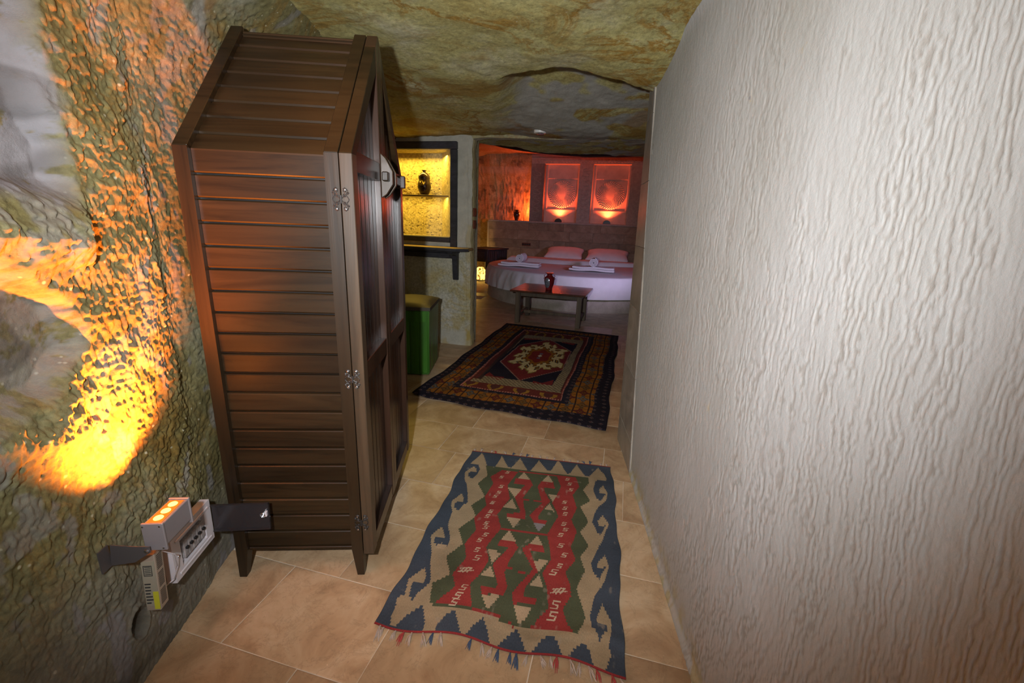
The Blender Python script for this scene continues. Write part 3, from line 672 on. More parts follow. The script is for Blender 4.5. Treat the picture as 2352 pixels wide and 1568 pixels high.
# niche panel: slab pieces around two openings
s_n = [(xf(.375), xf(1.322)), (xf(1.686), xf(2.655))]
NZt = zf(3.165)
FPn = FB.at(0, .05, 0)
pn = bmesh.new()
box(pn, FPn, 0.0, s_n[0][0], 0, .26, LZ, NZt + .001, bev=.004)
wall_n = struct(build(pn, 'wall_niches', M['pillar']))
def pil(a, b):
    o = bxo('pilaster', M['pillar'], wall_n, FPn, a, b, 0, .30, LZ, NZt, bev=.004)
    bmm = bmesh.new()                                     # low carved leaf scroll
    n = 11
    for kx in range(n):
        zz_ = LZ + .10 + (NZt - LZ - .2) * (kx + .5) / n; cx = (a + b) / 2; sg = 1 if kx % 2 else -1
        pts = [FPn.p(cx + sg * .09 * math.sin(th) , -.002, zz_ + .06 * math.cos(th) * (1 - th / 7)) for th in [i * .5 for i in range(11)]]
        tube(bmm, pts, .007, 5)
    build(bmm, 'carved_scroll', M['pillar'], o)
    return o
pil(.001, s_n[0][0]); pil(s_n[0][1], s_n[1][0]); pil(s_n[1][1], 4.15)
bxo('lintel_band', M['pillar'], wall_n, FPn, 0, 4.15, 0, .30, NZt, zf(3.33), bev=.004)
bxo('top_slab', M['pillar'], wall_n, FPn, 0, 4.15, -.015, .30, zf(3.335), 3.62, bev=.004)
bmm = bmesh.new()
for kx in range(44):
    c = .12 + kx * .086
    pts = [FPn.p(c + .035 * math.cos(th), -.002, NZt + .075 + .035 * math.sin(th)) for th in [i * math.pi / 4 for i in range(8)]]
    tube(bmm, pts, .006, 4)
build(bmm, 'carved_frieze', M['pillar'], wall_n)
def swirl_disc(cx, cz, R, par, hand=1):
    # spiral-fluted medallion, height field on a polar grid
    nr, na = 26, 480
    rr = np.linspace(.0, R, nr); aa = np.linspace(0, 2 * np.pi, na)
    RR, AA = np.meshgrid(rr, aa, indexing='ij')
    ph = 38 * (AA + hand * .9 * (RR / R) ** 1.0 + 0)
    amp = .022 * sm(RR / R, .2, .75)
    h = .03 + amp * np.cos(ph) - .012 * sm(RR / R, .0, 1)
    h = np.where(RR >= R * .999, -.0, h)
    RR2 = RR * (1 + .018 * np.cos(ph) * sm(RR / R, .9, 1))
    Sx = cx + RR2 * np.cos(AA); Zx = cz + RR2 * np.sin(AA)
    D = .262 - .03 - h
    return grid('carved_medallion', FPn.o.x + U.x * Sx + Wd.x * D, FPn.o.y + U.y * Sx + Wd.y * D, Zx, M['panel'], parent=par, flip=True)
for i, (a, b) in enumerate(s_n):
    bk = bxo('niche_panel', M['panel'], wall_n, FPn, a, b, .245, .30, LZ, NZt)
    fw = (b - a)
    zb, zt2 = zf(1.995), zf(2.80)
    for (x0, x1, z0, z1) in ((a + .045, a + .08, zb, NZt), (b - .06, b - .025, zb, NZt), (a + .08, b - .06, zt2, zt2 + .03)):
        bxo('moulding', M['panel'], wall_n, FPn, x0, x1, .215, .246, z0, z1, bev=.004)
    bxo('moulding', M['panel'], wall_n, FPn, a + .05, b - .03, .208, .246, zb - .03, zb + .005, bev=.004)
    cxx = (a + b) / 2 + .01
    swirl_disc(cxx, (zb + zt2) / 2 + .005, .375, wall_n)
# old beam across the bedroom
bm = bmesh.new(); pts = []; rads = []
for k_ in range(15):
    f = k_ / 14; c = Vector((.45, 8.2, 0)) + U * (f * 3.9)
    pts.append(Vector((c.x, c.y, 2.885 - .02 * f + .02 * math.sin(f * 9) + .10 * (1 - f) ** 6))); rads.append(.165 + .012 * math.sin(f * 7) - .09 * (1 - f) ** 6)
tube(bm, pts, rads, 10)
beam = build(bm, 'ceiling_beam', M['beam'], smooth=True)
tag(beam, 'dark old wooden beam spanning under the bedroom ceiling above the red niches', 'beam')
bm = bmesh.new(); pts = [p + Vector((.2, .9, .30)) for p in pts]; tube(bm, pts, [r * .9 for r in rads], 10)
beam2 = build(bm, 'ceiling_beam', M['beam'], smooth=True)
tag(beam2, 'second dark beam close behind the front one, mostly hidden', 'beam')
# ================================================================= THINGS
# ---- wardrobe: house-shaped, front doors in a gable facing +X
FW = Fr((-.433, 1.687, 0), (.999, -.048, 0), (.048, .999, 0))   # a: out of the doors, b: along the doors, c: up
WL, EZ, AZ, DEP = .975, 1.812, 2.345, .555
ward = thing('wardrobe', FW.o, 'tall dark brown wooden wardrobe shaped like a little gabled house', 'wardrobe')
def wpart(n, m, par, *a, bev=.003): return bxo(n, m, par or ward, FW, *a, bev=bev)
def foot_post(a0, a1, b0, b1, m):
    bm = bmesh.new()
    box(bm, FW, a0, a1, b0, b1, .14, EZ - .002)
    ca, cb = (a0 if a0 < -.3 else a1), (b0 if b0 < .4 else b1)   # outer corner keeps plumb, foot tapers from the inside
    aa = sorted((ca, ca + (1 if ca < -.3 else -1) * .031)); bb = sorted((cb, cb + (1 if cb < .4 else -1) * .033))
    lo = [bm.verts.new(FW.p(x, y, 0)) for x, y in ((aa[0], bb[0]), (aa[1], bb[0]), (aa[1], bb[1]), (aa[0], bb[1]))]
    hi = [bm.verts.new(FW.p(x, y, .14)) for x, y in ((a0, b0), (a1, b0), (a1, b1), (a0, b1))]
    bm.faces.new(lo[::-1]); bm.faces.new(hi)
    for i in range(4): bm.faces.new([lo[i], lo[(i + 1) % 4], hi[(i + 1) % 4], hi[i]])
    return build(bm, 'leg', m, ward)
PW = .050
foot_post(-PW, -.001, 0, PW, M['wz']); foot_post(-DEP, -DEP + PW, 0, PW, M['wz'])
foot_post(-PW, -.001, WL - PW, WL, M['wz']); foot_post(-DEP, -DEP + PW, WL - PW, WL, M['wz'])
NP = 20; z0 = .145; pitch = (EZ - .006 - z0) / NP
def plank(par, fr, a0, a1, n0, n1, c0, c1, m):
    # tongue-and-groove board: bevelled long edges, thin tongue visible in the groove
    bm = bmesh.new(); e = .0055
    prof = [(n1, c0), (n0 + e, c0), (n0, c0 + e), (n0, c1 - e), (n0 + .003, c1 - e * .35), (n1, c1)]
    A = [bm.verts.new(fr.p(a0, y, z)) for y, z in prof]; B = [bm.verts.new(fr.p(a1, y, z)) for y, z in prof]
    bm.faces.new(A); bm.faces.new(B[::-1]); n = len(prof)
    for i in range(n): bm.faces.new([A[i], B[i], B[(i + 1) % n], A[(i + 1) % n]])
    return build(bm, 'plank', m, par)
for sd in (0, 1):
    sp_ = bxo('side_panel', M['black'], ward, FW, -DEP + .02, -.01, *((.034, .040) if sd == 0 else (WL - .040, WL - .034)), .15, EZ - .01)
    for k in range(NP):
        c0 = z0 + k * pitch + .0022; c1 = z0 + (k + 1) * pitch - .0022
        if sd == 0: plank(sp_, FW, -DEP + PW + .0005, -PW - .0005, .020, .034, c0, c1, M['wx'])
        elif k % 1 == 0: plank(sp_, Fr(FW.p(0, WL, 0), FW.x, -FW.y), -DEP + PW + .0005, -PW - .0005, .020, .034, c0, c1, M['wx'])
# roof: two slopes of boards, rake boards front and back
sl = math.atan2(AZ - EZ, WL / 2); LS = (WL / 2) / math.cos(sl)
for sd in (0, 1):
    yd = FW.y if sd == 0 else -FW.y
    org = FW.p(0, 0 if sd == 0 else WL, EZ)
    sx_ = (yd * math.cos(sl) + UP * math.sin(sl)); nn = (yd * -math.sin(sl) + UP * math.cos(sl))
    fr = Fr(org, FW.x, -nn, sx_)                     # b: into the roof, c: up the slope
    rp_ = bxo('roof_slope', M['black'], ward, fr, -DEP + .01, -.008, .034, .038, .01, LS - .03)
    n = 8; pr = (LS - .012) / n
    for k in range(n):
        plank(rp_, fr, -DEP + PW + .0005, -PW - .0005, .020, .034, k * pr + .002, (k + 1) * pr - .002, M['wx'])
    for a0, a1 in ((-PW, -.001), (-DEP, -DEP + PW)):
        poly = [(0, -.000), (.052, -.034 * 0), (.052, LS - .052 * math.tan(sl) * 1.0), (0, LS)]
        bm = bmesh.new(); prism(bm, fr, [(p[0], p[1]) for p in poly], a0, a1, 'yz', .002); build(bm, 'rake_board', M['wx'], ward)
wpart('ridge_board', M['wx'], None, -DEP + PW, -PW, WL / 2 - .012, WL / 2 + .012, AZ - .075, AZ - .022)
wpart('bottom_rail', M['wx'], None, -DEP + PW, -PW, .014, .030, .132, .146)
wpart('floor_board', M['wx'], None, -DEP + .03, -.01, .03, WL - .03, .15, .17)
pro('back_panel', M['wz'], ward, FW, [(.04, .15), (WL - .04, .15), (WL - .04, EZ - .02), (WL / 2, AZ - .07), (.04, EZ - .02)], -DEP + .012, -DEP + .022)
# doors
TD = .048
def topz(b): return EZ + (AZ - EZ) * (1 - abs(b - WL / 2) / (WL / 2))
def door(b0, b1, near):
    d = bpy.data.objects.new('door', None)
    s0, s1 = .058, .052
    o_, i_ = (b0, b1) if near else (b1, b0)          # outer (hinge) side, inner (meeting) side
    sg = 1 if near else -1
    zb = .115
    # hinge stile is the door's own mesh
    st = pro('door', M['wzl'] if near else M['wdoor'], ward, FW, [(o_, zb), (o_ + sg * s0, zb), (o_ + sg * s0, EZ + .0), (o_, topz(o_))], .002, TD, 'yz', .002)
    def sub(n, poly, d0=.002, d1=TD, m='wdoor', bev=.002): return pro(n, M[m], st, FW, poly, d0, d1, 'yz', bev)
    sub('stile', [(i_ - sg * s1, zb), (i_, zb), (i_, topz(i_) - .0), (i_ - sg * s1, topz(i_ - sg * s1))])
    # slanting top rail following the gable
    w = .075
    sub('top_rail', [(o_ + sg * s0, EZ), (o_, topz(o_) ), (i_ - sg * s1, topz(i_ - sg * s1)), (i_ - sg * s1, topz(i_ - sg * s1) - w * 1.3), (o_ + sg * s0, EZ - .0)], .002, TD - .001, 'wx')
    for r0, r1 in ((zb, zb + .07), (.94, 1.02), (1.755, 1.83)):
        sub('rail', [(o_ + sg * s0, r0), (i_ - sg * s1, r0), (i_ - sg * s1, r1), (o_ + sg * s0, r1)], .002, TD - .002, 'wdoor')
    n = 6; aa, bb = o_ + sg * s0, i_ - sg * s1; st_ = (bb - aa) / n
    for k in range(n):
        x0 = aa + st_ * k + sg * .0018; x1 = aa + st_ * (k + 1) - sg * .0018
        sub('slat', [(x0, zb + .06), (x1, zb + .06), (x1, topz(x1) - .05), (x0, topz(x0) - .05)], .008, .020, 'wdoor', .003)
    bk = sub('door_back', [(aa, zb + .05), (bb, zb + .05), (bb, topz(bb) - .06), (aa, topz(aa) - .06)], .004, .008, 'black', 0)
    bpy.data.objects.remove(d)
    return st
dr1 = door(0.0, WL / 2 - .0015, True); dr2 = door(WL / 2 + .0015, WL, False)
# latch: two hexagonal keepers and the sliding bar
def keeper(b, dr):
    poly = [(TD, 1.685), (TD + .022, 1.70), (TD + .052, 1.745), (TD + .052, 1.80), (TD + .022, 1.855), (TD, 1.875)]
    bm = bmesh.new(); prism(bm, FW, poly, b, b + .020, 'xz', .002); build(bm, 'latch_keeper', M['wzl'], dr)
keeper(WL / 2 - .045, dr1); keeper(WL / 2 + .03, dr2)
bxo('latch_bar', M['wx'], ward, FW, TD + .012, TD + .040, WL / 2 - .085, WL / 2 + .21, 1.755, 1.795, bev=.004)
bxo('bar_end', M['wdoor'], ward, FW, TD + .008, TD + .062, WL / 2 + .21, WL / 2 + .235, 1.745, 1.805, bev=.004)
# ornate hinges
def hinge(z, a_c, b_face):
    bm = bmesh.new()
    for sg in (-1, 1):
        def P_(dx, dz): return FW.p(a_c + sg * dx, b_face - .0015, z + dz)
        for s2 in (-1, 1):                       # scrolled filigree leaf
            tube(bm, [P_(.004 + .004 * k, s2 * (.004 + .0035 * k)) for k in range(4)], .0018, 6)
            for cx_, cz_2, r0, dr in ((.016, .030, .0085, 1), (.014, .013, .0075, -1), (.025, .021, .005, 1)):
                tube(bm, [P_(cx_ + r0 * (1 - k / 22) * math.cos(dr * k * .5), s2 * (cz_2 + r0 * (1 - k / 22) * math.sin(k * .5))) for k in range(19)], .0016, 6)
            tube(bm, [P_(.009, s2 * .036), P_(.016, s2 * .040), P_(.023, s2 * .035), P_(.026, s2 * .028)], .0016, 6)
        tube(bm, [P_(.021, -.012), P_(.027, -.005), P_(.029, 0), P_(.027, .005), P_(.021, .012)], .0018, 6)
    tube(bm, [FW.p(a_c, b_face - .003, z - .014), FW.p(a_c, b_face - .003, z + .014)], .004, 8)
    h = build(bm, 'hinge', M['iron'], ward, True)
    for sg in (-1, 1):
        for dz in (.033, -.033):
            bm = bmesh.new(); lathe(bm, Fr(FW.p(a_c + sg * .016, b_face - .003, z + dz), FW.x, UP, -FW.y), [(.0045, 0), (.004, .002), (.002, .003)], 10)
            build(bm, 'screw', M['steel'], h, True)
for z in (1.655, .965, .285): hinge(z, .001, -.0005)
adopt(ward)

# ---- LED wall washer
FL = Fr((-.975, 1.228, .575), (.94, -.03, .34), (.02, .999, 0), (-.34, 0, .94))
FL = Fr((-.965, 1.228, .575), (1, -.02, 0), (.02, 1, 0))
led = thing('wall_lamp', FL.o, 'grey metal lamp with three glowing amber LEDs shining up the rock wall', 'lamp')
bm = bmesh.new(); prism(bm, FL, [(0, 0), (.05, .0), (.058, .012), (.058, .088), (.0, .088)], .008, .127, 'xz', .002); build(bm, 'housing', M['alu'], led)
bxo('end_cap', M['alu'], led, FL, -.003, .061, .0, .008, -.004, .093, bev=.002); bxo('end_cap', M['alu'], led, FL, -.003, .061, .127, .135, -.004, .093, bev=.002)
for yy in (-.0015, .1365):
    for a_, c_ in ((.004, .006), (.052, .006), (.004, .084), (.052, .084)):
        bm = bmesh.new(); lathe(bm, Fr(FL.p(a_, yy, c_), FL.x, UP, FL.y), [(.003, -.001), (.003, .001)], 8); build(bm, 'screw', M['steel'], led)
win = bxo('window', M['ledglass'], led, FL, .006, .05, .012, .123, .0885, .0895)
for k in range(3):
    bm = bmesh.new(); lathe(bm, FL.at(.028, .034 + k * .034, .0895), [(.0135, 0), (.012, .002), (.007, .0035), (.002, .004)], 20); build(bm, 'led_lens', M['led'], led, True)
    light('led_beam', 'SPOT', FL.p(.028, .034 + k * .034, .098), 150, (1.0, .235, .022), aim=FL.p(-.17, .12 + k * .034, 1.0), spot_size=math.radians(90), spot_blend=.9, shadow_soft_size=.006)
bm = bmesh.new(); pts = [(-.115, -.03), (-.115, -.055), (.012, -.012), (.018, .012), (-.02, .02)]
prism(bm, FL, [(-.10, -.045), (-.03, -.035), (.02, .0), (.02, .02), (-.02, .022), (-.09, .03)], -.012, -.009, 'xz', 0); build(bm, 'bracket_arm', M['bracket'], led)
bxo('bracket_plate', M['bracket'], led, FL, -.102, -.098, -.045, -.009, -.045, .03)
bm = bmesh.new(); lathe(bm, Fr(FL.p(.012, -.012, .008), FL.x, UP, -FL.y), [(.007, 0), (.007, .006), (.004, .008)], 6); build(bm, 'bolt', M['steel'], led)
adopt(led)

# ---- power supply below the lamp
FS = Fr((-1.035, 1.265, .30), (1, 0, 0), (-.02, 1, .0), (.02, .06, 1))
psu = thing('power_supply', FS.o, 'slim perforated metal power supply box with a yellow sticker below the amber lamp', 'power supply')
bxo('case', M['galv'], psu, FS, 0, .045, 0, .042, 0, .215, bev=.003)
for r_ in range(3):
    bm = bmesh.new()
    for k in range(9): box(bm, FS, .0448, .0456, .008, .033, .018 + r_ * .066 + k * .0062, .0205 + r_ * .066 + k * .0062)
    build(bm, 'vent_slots', M['black'], psu)
lb = bxo('sticker', M['label'], psu, FS, .003, .043, -.0008, 0, .02, .19)
bxo('yellow_sticker', M['yellow'], psu, FS, .028, .0446, -.0016, -.0008, .008, .075)['label'] = 'yellow strip sticker'
bm = bmesh.new(); rp2 = random.Random(1)
for k in range(7):
    L_ = rp2.uniform(.012, .022); box(bm, FS, .006, .006 + L_, -.0016, -.0009, .03 + k * .012, .0345 + k * .012)
box(bm, FS, .008, .034, -.0016, -.0009, .135, .137); box(bm, FS, .008, .034, -.0016, -.0009, .172, .174); box(bm, FS, .008, .010, -.0016, -.0009, .135, .174); box(bm, FS, .032, .034, -.0016, -.0009, .135, .174)
for k in range(5): box(bm, FS, .012, .03, -.0016, -.0009, .14 + k * .007, .1425 + k * .007)
build(bm, 'print', M['ink'], lb)['kind'] = 'stuff'
adopt(psu)
bm = bmesh.new()
tube(bm, [(-.99, 1.312, .50), (-.975, 1.35, .45), (-1.0, 1.385, .37), (-1.01, 1.372, .325), (-1.03, 1.36, .31)], .0018, 6)
cw = build(bm, 'lamp_cable', M['pvc'], None, True); tag(cw, 'thin white cable looping between power supply and fuse box', 'cable')

# ---- fuse box
FD = Fr((-1.052, 1.395, .285), (1, 0, 0), (0, 1, -.02), (.0, .02, 1))
fb = thing('fuse_box', FD.o, 'white plastic fuse box on the rock wall with its smoked door open', 'fuse box')
bmm = bmesh.new()
for a in ((.0, .245, .0, .035), (.0, .245, .145, .18), (.0, .045, .035, .145), (.20, .245, .035, .145)):
    box(bmm, FD, 0, .034, a[0], a[1], a[2], a[3])
build(bmm, 'frame', M['pvc'], fb)
bxo('back_plate', M['pvc'], fb, FD, 0, .018, .045, .20, .035, .145)
bxo('raised_rim', M['pvc'], fb, FD, .034, .039, .02, .225, .018, .028, bev=.002); bxo('raised_rim', M['pvc'], fb, FD, .034, .039, .02, .225, .152, .162, bev=.002)
for k in range(5):
    br = bxo('breaker', M['grey'], fb, FD, .018, .036, .06 + k * .026, .084 + k * .026, .055, .125, bev=.002)
    bxo('switch', M['black'], br, FD, .036, .044, .066 + k * .026, .078 + k * .026, .09, .10, bev=.001)
bm = bmesh.new(); lathe(bm, Fr(FD.p(.034, .03, .09), UP, FD.y, FD.x), [(.006, 0), (.005, .003), (.002, .004)], 10); build(bm, 'screw', M['steel'], fb)
FDd = Fr(FD.p(.036, .247, .03), (1, .03, -.02), (.0, 1, 0), (.02, 0, 1))
dd = bxo('door', M['smoke'], fb, FDd, 0, .222, -.002, .002, 0, .125, bev=.0015); dd['label'] = 'smoked translucent door swung open'
for a in ((0, .222, -.009, .002, 0, .004), (0, .222, -.009, .002, .121, .125), (.218, .222, -.009, .002, 0, .125)):
    bxo('door_lip', M['smoke'], dd, FDd, *a)
bm = bmesh.new(); lathe(bm, Fr(FDd.p(.20, -.003, .075), FDd.x, UP, -FDd.y), [(.012, 0), (.012, .012), (.009, .014), (.009, .004)], 20); build(bm, 'latch', M['steel'], dd, True)
bxo('latch_tab', M['pvc'], dd, FDd, .208, .216, -.016, -.003, .068, .09, bev=.001)
adopt(fb)

# ---- niche frame, shelf, lamp, vase
FN = FP.at(0, -.0, 0)
nf = thing('wooden_surround', FP.p(-.9, -.02, 1.33), 'blackened wooden frame around the yellow lit niche', 'frame')
fw = .085
for a in ((NS0 - fw, NS1 + fw, NZ1, NZ1 + fw), (NS0, NS1 - .001, NZ0 - .065, NZ0), (NS0, NS1 - .001, 1.13, 1.195)):
    bxo('frame_rail', M['wblack'], nf, FN, a[0], a[1], -.045, .03, a[2], a[3], bev=.006)
for a in ((NS1, NS1 + fw), (NS0 - fw, NS0)):
    bxo('frame_stile', M['wblack'], nf, FN, a[0] + .001, a[1], -.043, .03, 1.13, NZ1 - .001, bev=.006)
adopt(nf)
nl = pro('niche_shelf', M['wshelf'], None, FN, [(NS0 + .005, .03), (NS1 - .045, .03), (NSB + .02, nd - .04), (NS0 + .005, nd - .04)], 1.868, 1.888, 'xy', .002)
tag(nl, 'thin wooden shelf across the yellow niche, under the dark vase', 'shelf')
light('niche_strip', 'AREA', FN.p(-.85, .12, NZ1 - .05), 14, (1.0, .66, .10), aim=FN.p(-.85, .14, 1.4), shape='RECTANGLE', size=1.1, size_y=.05).rotation_euler = (0, 0, math.atan2(U.y, U.x))
light('niche_strip', 'AREA', FN.p(-.85, .10, 1.862), 7, (1.0, .66, .10), aim=FN.p(-.85, .12, 1.0), shape='RECTANGLE', size=1.1, size_y=.04).rotation_euler = (0, 0, math.atan2(U.y, U.x))
def vase(name, fr, prof, m, label, cat='vase', **kw):
    v = thing(name, fr.o, label, cat)
    bm = bmesh.new(); lathe(bm, fr, prof, 36); build(bm, 'body', m, v, 'all')
    return v
c = FN.p(-.69, .15, 1.889)
V = vase('gourd_vase', Fr(c, U, Wd), [(.048, 0), (.052, .006), (.072, .05), (.086, .10), (.080, .145), (.068, .175), (.074, .205), (.070, .235), (.045, .262), (.022, .275), (.020, .288), (.034, .298), (.026, .296)], M['darkglaze'], 'dark gourd-shaped vase with etched gold rays on the niche shelf')
bm = bmesh.new()
for k in range(18):
    a = k / 18 * 2 * math.pi; f0 = Vector((0, 0, .185))
    pts = []
    for q_ in range(4):
        r_ = .010 + q_ * .012; sx_, sz_ = r_ * math.cos(a), r_ * math.sin(a); z_ = .150 + sz_
        rad = np.interp(z_, [.05, .10, .145, .175, .205, .235], [.072, .086, .080, .068, .074, .070]) + .001
        pts.append(Fr(c, U, Wd).p(sx_, -math.sqrt(max(rad * rad - sx_ * sx_, .0001)), z_))
    tube(bm, pts, [.0014, .0013, .001, .0005], 4)
build(bm, 'etched_rays', M['gold'], V)
adopt(V)
# desk shelf under the niche
ds = thing('wall_desk', FP.p(-.6, -.15, 1.26), 'narrow wooden wall desk on a dark bracket under the yellow niche', 'desk')
bm = bmesh.new(); prism(bm, FP, [(-1.75, -.30), (-.08, -.30), (.035, -.19), (.035, -.02), (-1.75, -.02)], 1.245, 1.275, 'xy', .003); build(bm, 'desk_top', M['wshelf'], ds)
bm = bmesh.new(); prism(bm, FP, [(-1.75, -.308), (-.078, -.308), (.04, -.195), (.04, -.19), (-.08, -.30), (-1.75, -.30)], 1.238, 1.268, 'xy', 0); build(bm, 'edge_strip', M['wblack'], ds)
for s_ in (-.215, -1.35):
    bm = bmesh.new(); prism(bm, FP, [(-.02, 1.238), (-.24, 1.238), (-.235, 1.20), (-.09, 1.17), (-.06, .87), (-.02, .87)], s_, s_ + .065, 'yz', .003)
    # prism in the t/z plane: 'yz' uses the first frame axis as depth
    build(bm, 'bracket', M['wblack'], ds)
bxo('batten', M['wblack'], ds, FP, -1.6, -.14, -.05, -.02, 1.20, 1.238, bev=.002)
adopt(ds)

# ---- green stool
FT = Fr((-.326, 4.343, 0), (.993, -.11, 0), (.11, .993, 0))
stl = thing('storage_stool', FT.o, 'green painted wooden box stool with a dark padded seat', 'stool')
def taper_box(n, m, fr, a0, a1, b0, b1, z0, z1, tin, par):
    bm = bmesh.new()
    lo = [bm.verts.new(fr.p(x, y, z0)) for x, y in ((a0, b0), (a1, b0), (a1, b1), (a0, b1))]
    hi = [bm.verts.new(fr.p(x, y, z1)) for x, y in ((a0 - tin, b0 - tin), (a1 + tin, b0 - tin), (a1 + tin, b1 + tin), (a0 - tin, b1 + tin))]
    fs = [bm.faces.new(lo[::-1]), bm.faces.new(hi)] + [bm.faces.new([lo[i], lo[(i + 1) % 4], hi[(i + 1) % 4], hi[i]]) for i in range(4)]
    bmesh.ops.bevel(bm, geom=list({e for f in fs for e in f.edges}), offset=.006, segments=2, affect='EDGES')
    return build(bm, n, m, par)
taper_box('body', M['green'], FT, -.48, -.004, 0.004, .56, 0.01, .70, .012, stl)
for k in range(5): bxo('board', M['green'], stl, FT, -.476 + k * .094, -.388 + k * .094, -.006, .006, .03, .66, bev=.004)
for k in range(5): bxo('board', M['green'], stl, FT, -.008, .003, .012 + k * .108, .112 + k * .108, .03, .66, bev=.004)
bm = bmesh.new()
na, nb = 16, 16
vs = [[bm.verts.new(FT.p(-.50 + .52 * i / na, -.02 + .60 * j / nb, .702 + .035 + .065 * (math.sin(math.pi * i / na) * math.sin(math.pi * j / nb)) ** .45)) for j in range(nb + 1)] for i in range(na + 1)]
vb = [[bm.verts.new(FT.p(-.50 + .52 * i / na, -.02 + .60 * j / nb, .702)) for j in (0, nb)] for i in (0, na)]
for i in range(na):
    for j in range(nb): bm.faces.new([vs[i][j], vs[i + 1][j], vs[i + 1][j + 1], vs[i][j + 1]])
ed = [vs[i][0] for i in range(na + 1)] + [vs[na][j] for j in range(1, nb + 1)] + [vs[i][nb] for i in range(na - 1, -1, -1)] + [vs[0][j] for j in range(nb - 1, 0, -1)]
eb = [bm.verts.new(Vector((v_.co.x, v_.co.y, .702))) for v_ in ed]
for i in range(len(ed)): bm.faces.new([ed[i], ed[(i + 1) % len(ed)], eb[(i + 1) % len(ed)], eb[i]])
bm.faces.new(eb)
bmesh.ops.delete(bm, geom=[v_ for r_ in vb for v_ in r_], context='VERTS')
build(bm, 'seat_cushion', M['cush'], stl, True)
adopt(stl)

# ---- switches on the partition end, ceiling lamp
for z_, w_ in ((1.70, 'upper'), (1.555, 'lower')):
    o = thing('light_switch', FP.p(.02, .07, z_), '%s of two brown light switches on the cracked wall end' % w_, 'light switch')
    bxo('plate', M['brownpl'], o, FP, .008, .026, .03, .11, z_ - .05, z_ + .05, bev=.004)
    bxo('rocker', M['brownpl'], o, FP, .026, .032, .045, .095, z_ - .03, z_ + .03, bev=.003)
    adopt(o)
cx_, cy_ = .80, 4.80
cz_ = float(zc[np.abs(xs - cx_).argmin(), np.abs(yc - cy_).argmin()])
cl = thing('ceiling_spotlight', (cx_, cy_, cz_), 'small round white spotlight set in the rough ceiling before the bedroom', 'ceiling lamp')
bm = bmesh.new(); lathe(bm, Fr((cx_, cy_, cz_ - .012), (1, 0, 0), (0, 1, 0)), [(.045, -.010), (.062, -.006), (.065, 0), (.065, .03)], 28); build(bm, 'ring', M['whiteplate'], cl, True)
bm = bmesh.new(); lathe(bm, Fr((cx_, cy_, cz_ - .024), (1, 0, 0), (0, 1, 0)), [(.03, -.004), (.038, -.002), (.04, .002)], 24); build(bm, 'lens', M['steel'], cl, True)
adopt(cl)

# ---- coffee table
FC = Fr((.885, 6.90, 0), (.925, -.38, 0), (.40, .916, 0))
tb = thing('coffee_table', FC.o, 'low dark wooden coffee table with a glossy plank top before the bed', 'table')
TW, TD_, TH = 1.08, .72, .525
for i in range(4):
    y0 = -.10 + i * (TD_ + .20) / 4
    bxo('top_plank', M['wtable'], tb, FC, -.07, TW + .07, y0 + .001, y0 + (TD_ + .20) / 4 - .001, TH, TH + .03, bev=.003)
for a in (0, TW - .075):
    for b in (0, TD_ - .075): bxo('leg', M['wleg'], tb, FC, a, a + .075, b, b + .075, 0, TH - .001, bev=.004)
for b in (.015, TD_ - .045): bxo('apron', M['wleg'], tb, FC, .076, TW - .076, b, b + .03, TH - .075, TH - .001, bev=.002)
for a in (.02, TW - .05): bxo('apron', M['wleg'], tb, FC, a, a + .03, .076, TD_ - .076, TH - .075, TH - .001, bev=.002)
for a in (.02, TW - .06): bxo('stretcher', M['wleg'], tb, FC, a, a + .04, .076, TD_ - .076, .10, .15, bev=.002)
bxo('stretcher', M['wleg'], tb, FC, .061, TW - .061, TD_ / 2 - .02, TD_ / 2 + .02, .11, .16, bev=.002)
adopt(tb)
c = FC.p(.50, .22, TH + .03); fv = Fr(c, FC.x, FC.y)
V = vase('handled_vase', fv, [(.050, 0), (.055, .008), (.052, .03), (.072, .09), (.086, .15), (.078, .20), (.052, .225), (.040, .24), (.048, .262), (.075, .275), (.062, .272)], M['redglaze'], 'red handled vase with a silver oval medallion on the coffee table')
for sg in (-1, 1):
    for z_, r_ in ((.185, .018), (.225, .014)):
        bm = bmesh.new(); tube(bm, [fv.p(sg * (.060 + z_ * .06 + r_ * 1.2 * math.sin(t_)), 0, z_ + r_ * math.cos(t_)) for t_ in [i * math.pi / 7 for i in range(8)]], .005, 6)
        build(bm, 'handle', M['redglaze'], V, True)
bm = bmesh.new(); rings = []
for i in range(6):
    q_ = i / 5; ring = []
    for k in range(24):
        a = 2 * math.pi * k / 24; x = .046 * q_ * math.cos(a); z_ = .12 + .085 * q_ * math.sin(a)
        rad = np.interp(z_, [0, .03, .09, .15, .20, .225], [.05, .052, .072, .086, .078, .052]) + .0015
        ring.append(bm.verts.new(fv.p(x - .02, -math.sqrt(max(rad ** 2 - (x - .02) ** 2, 1e-5)), z_)))
    rings.append(ring)
for i in range(1, 5):
    for k in range(24): bm.faces.new([rings[i][k], rings[i][(k + 1) % 24], rings[i + 1][(k + 1) % 24], rings[i + 1][k]])
bm.faces.new(rings[1])
for v_ in rings[0]: bm.verts.remove(v_)
build(bm, 'medallion', M['silver'], V, 'all')
adopt(V)

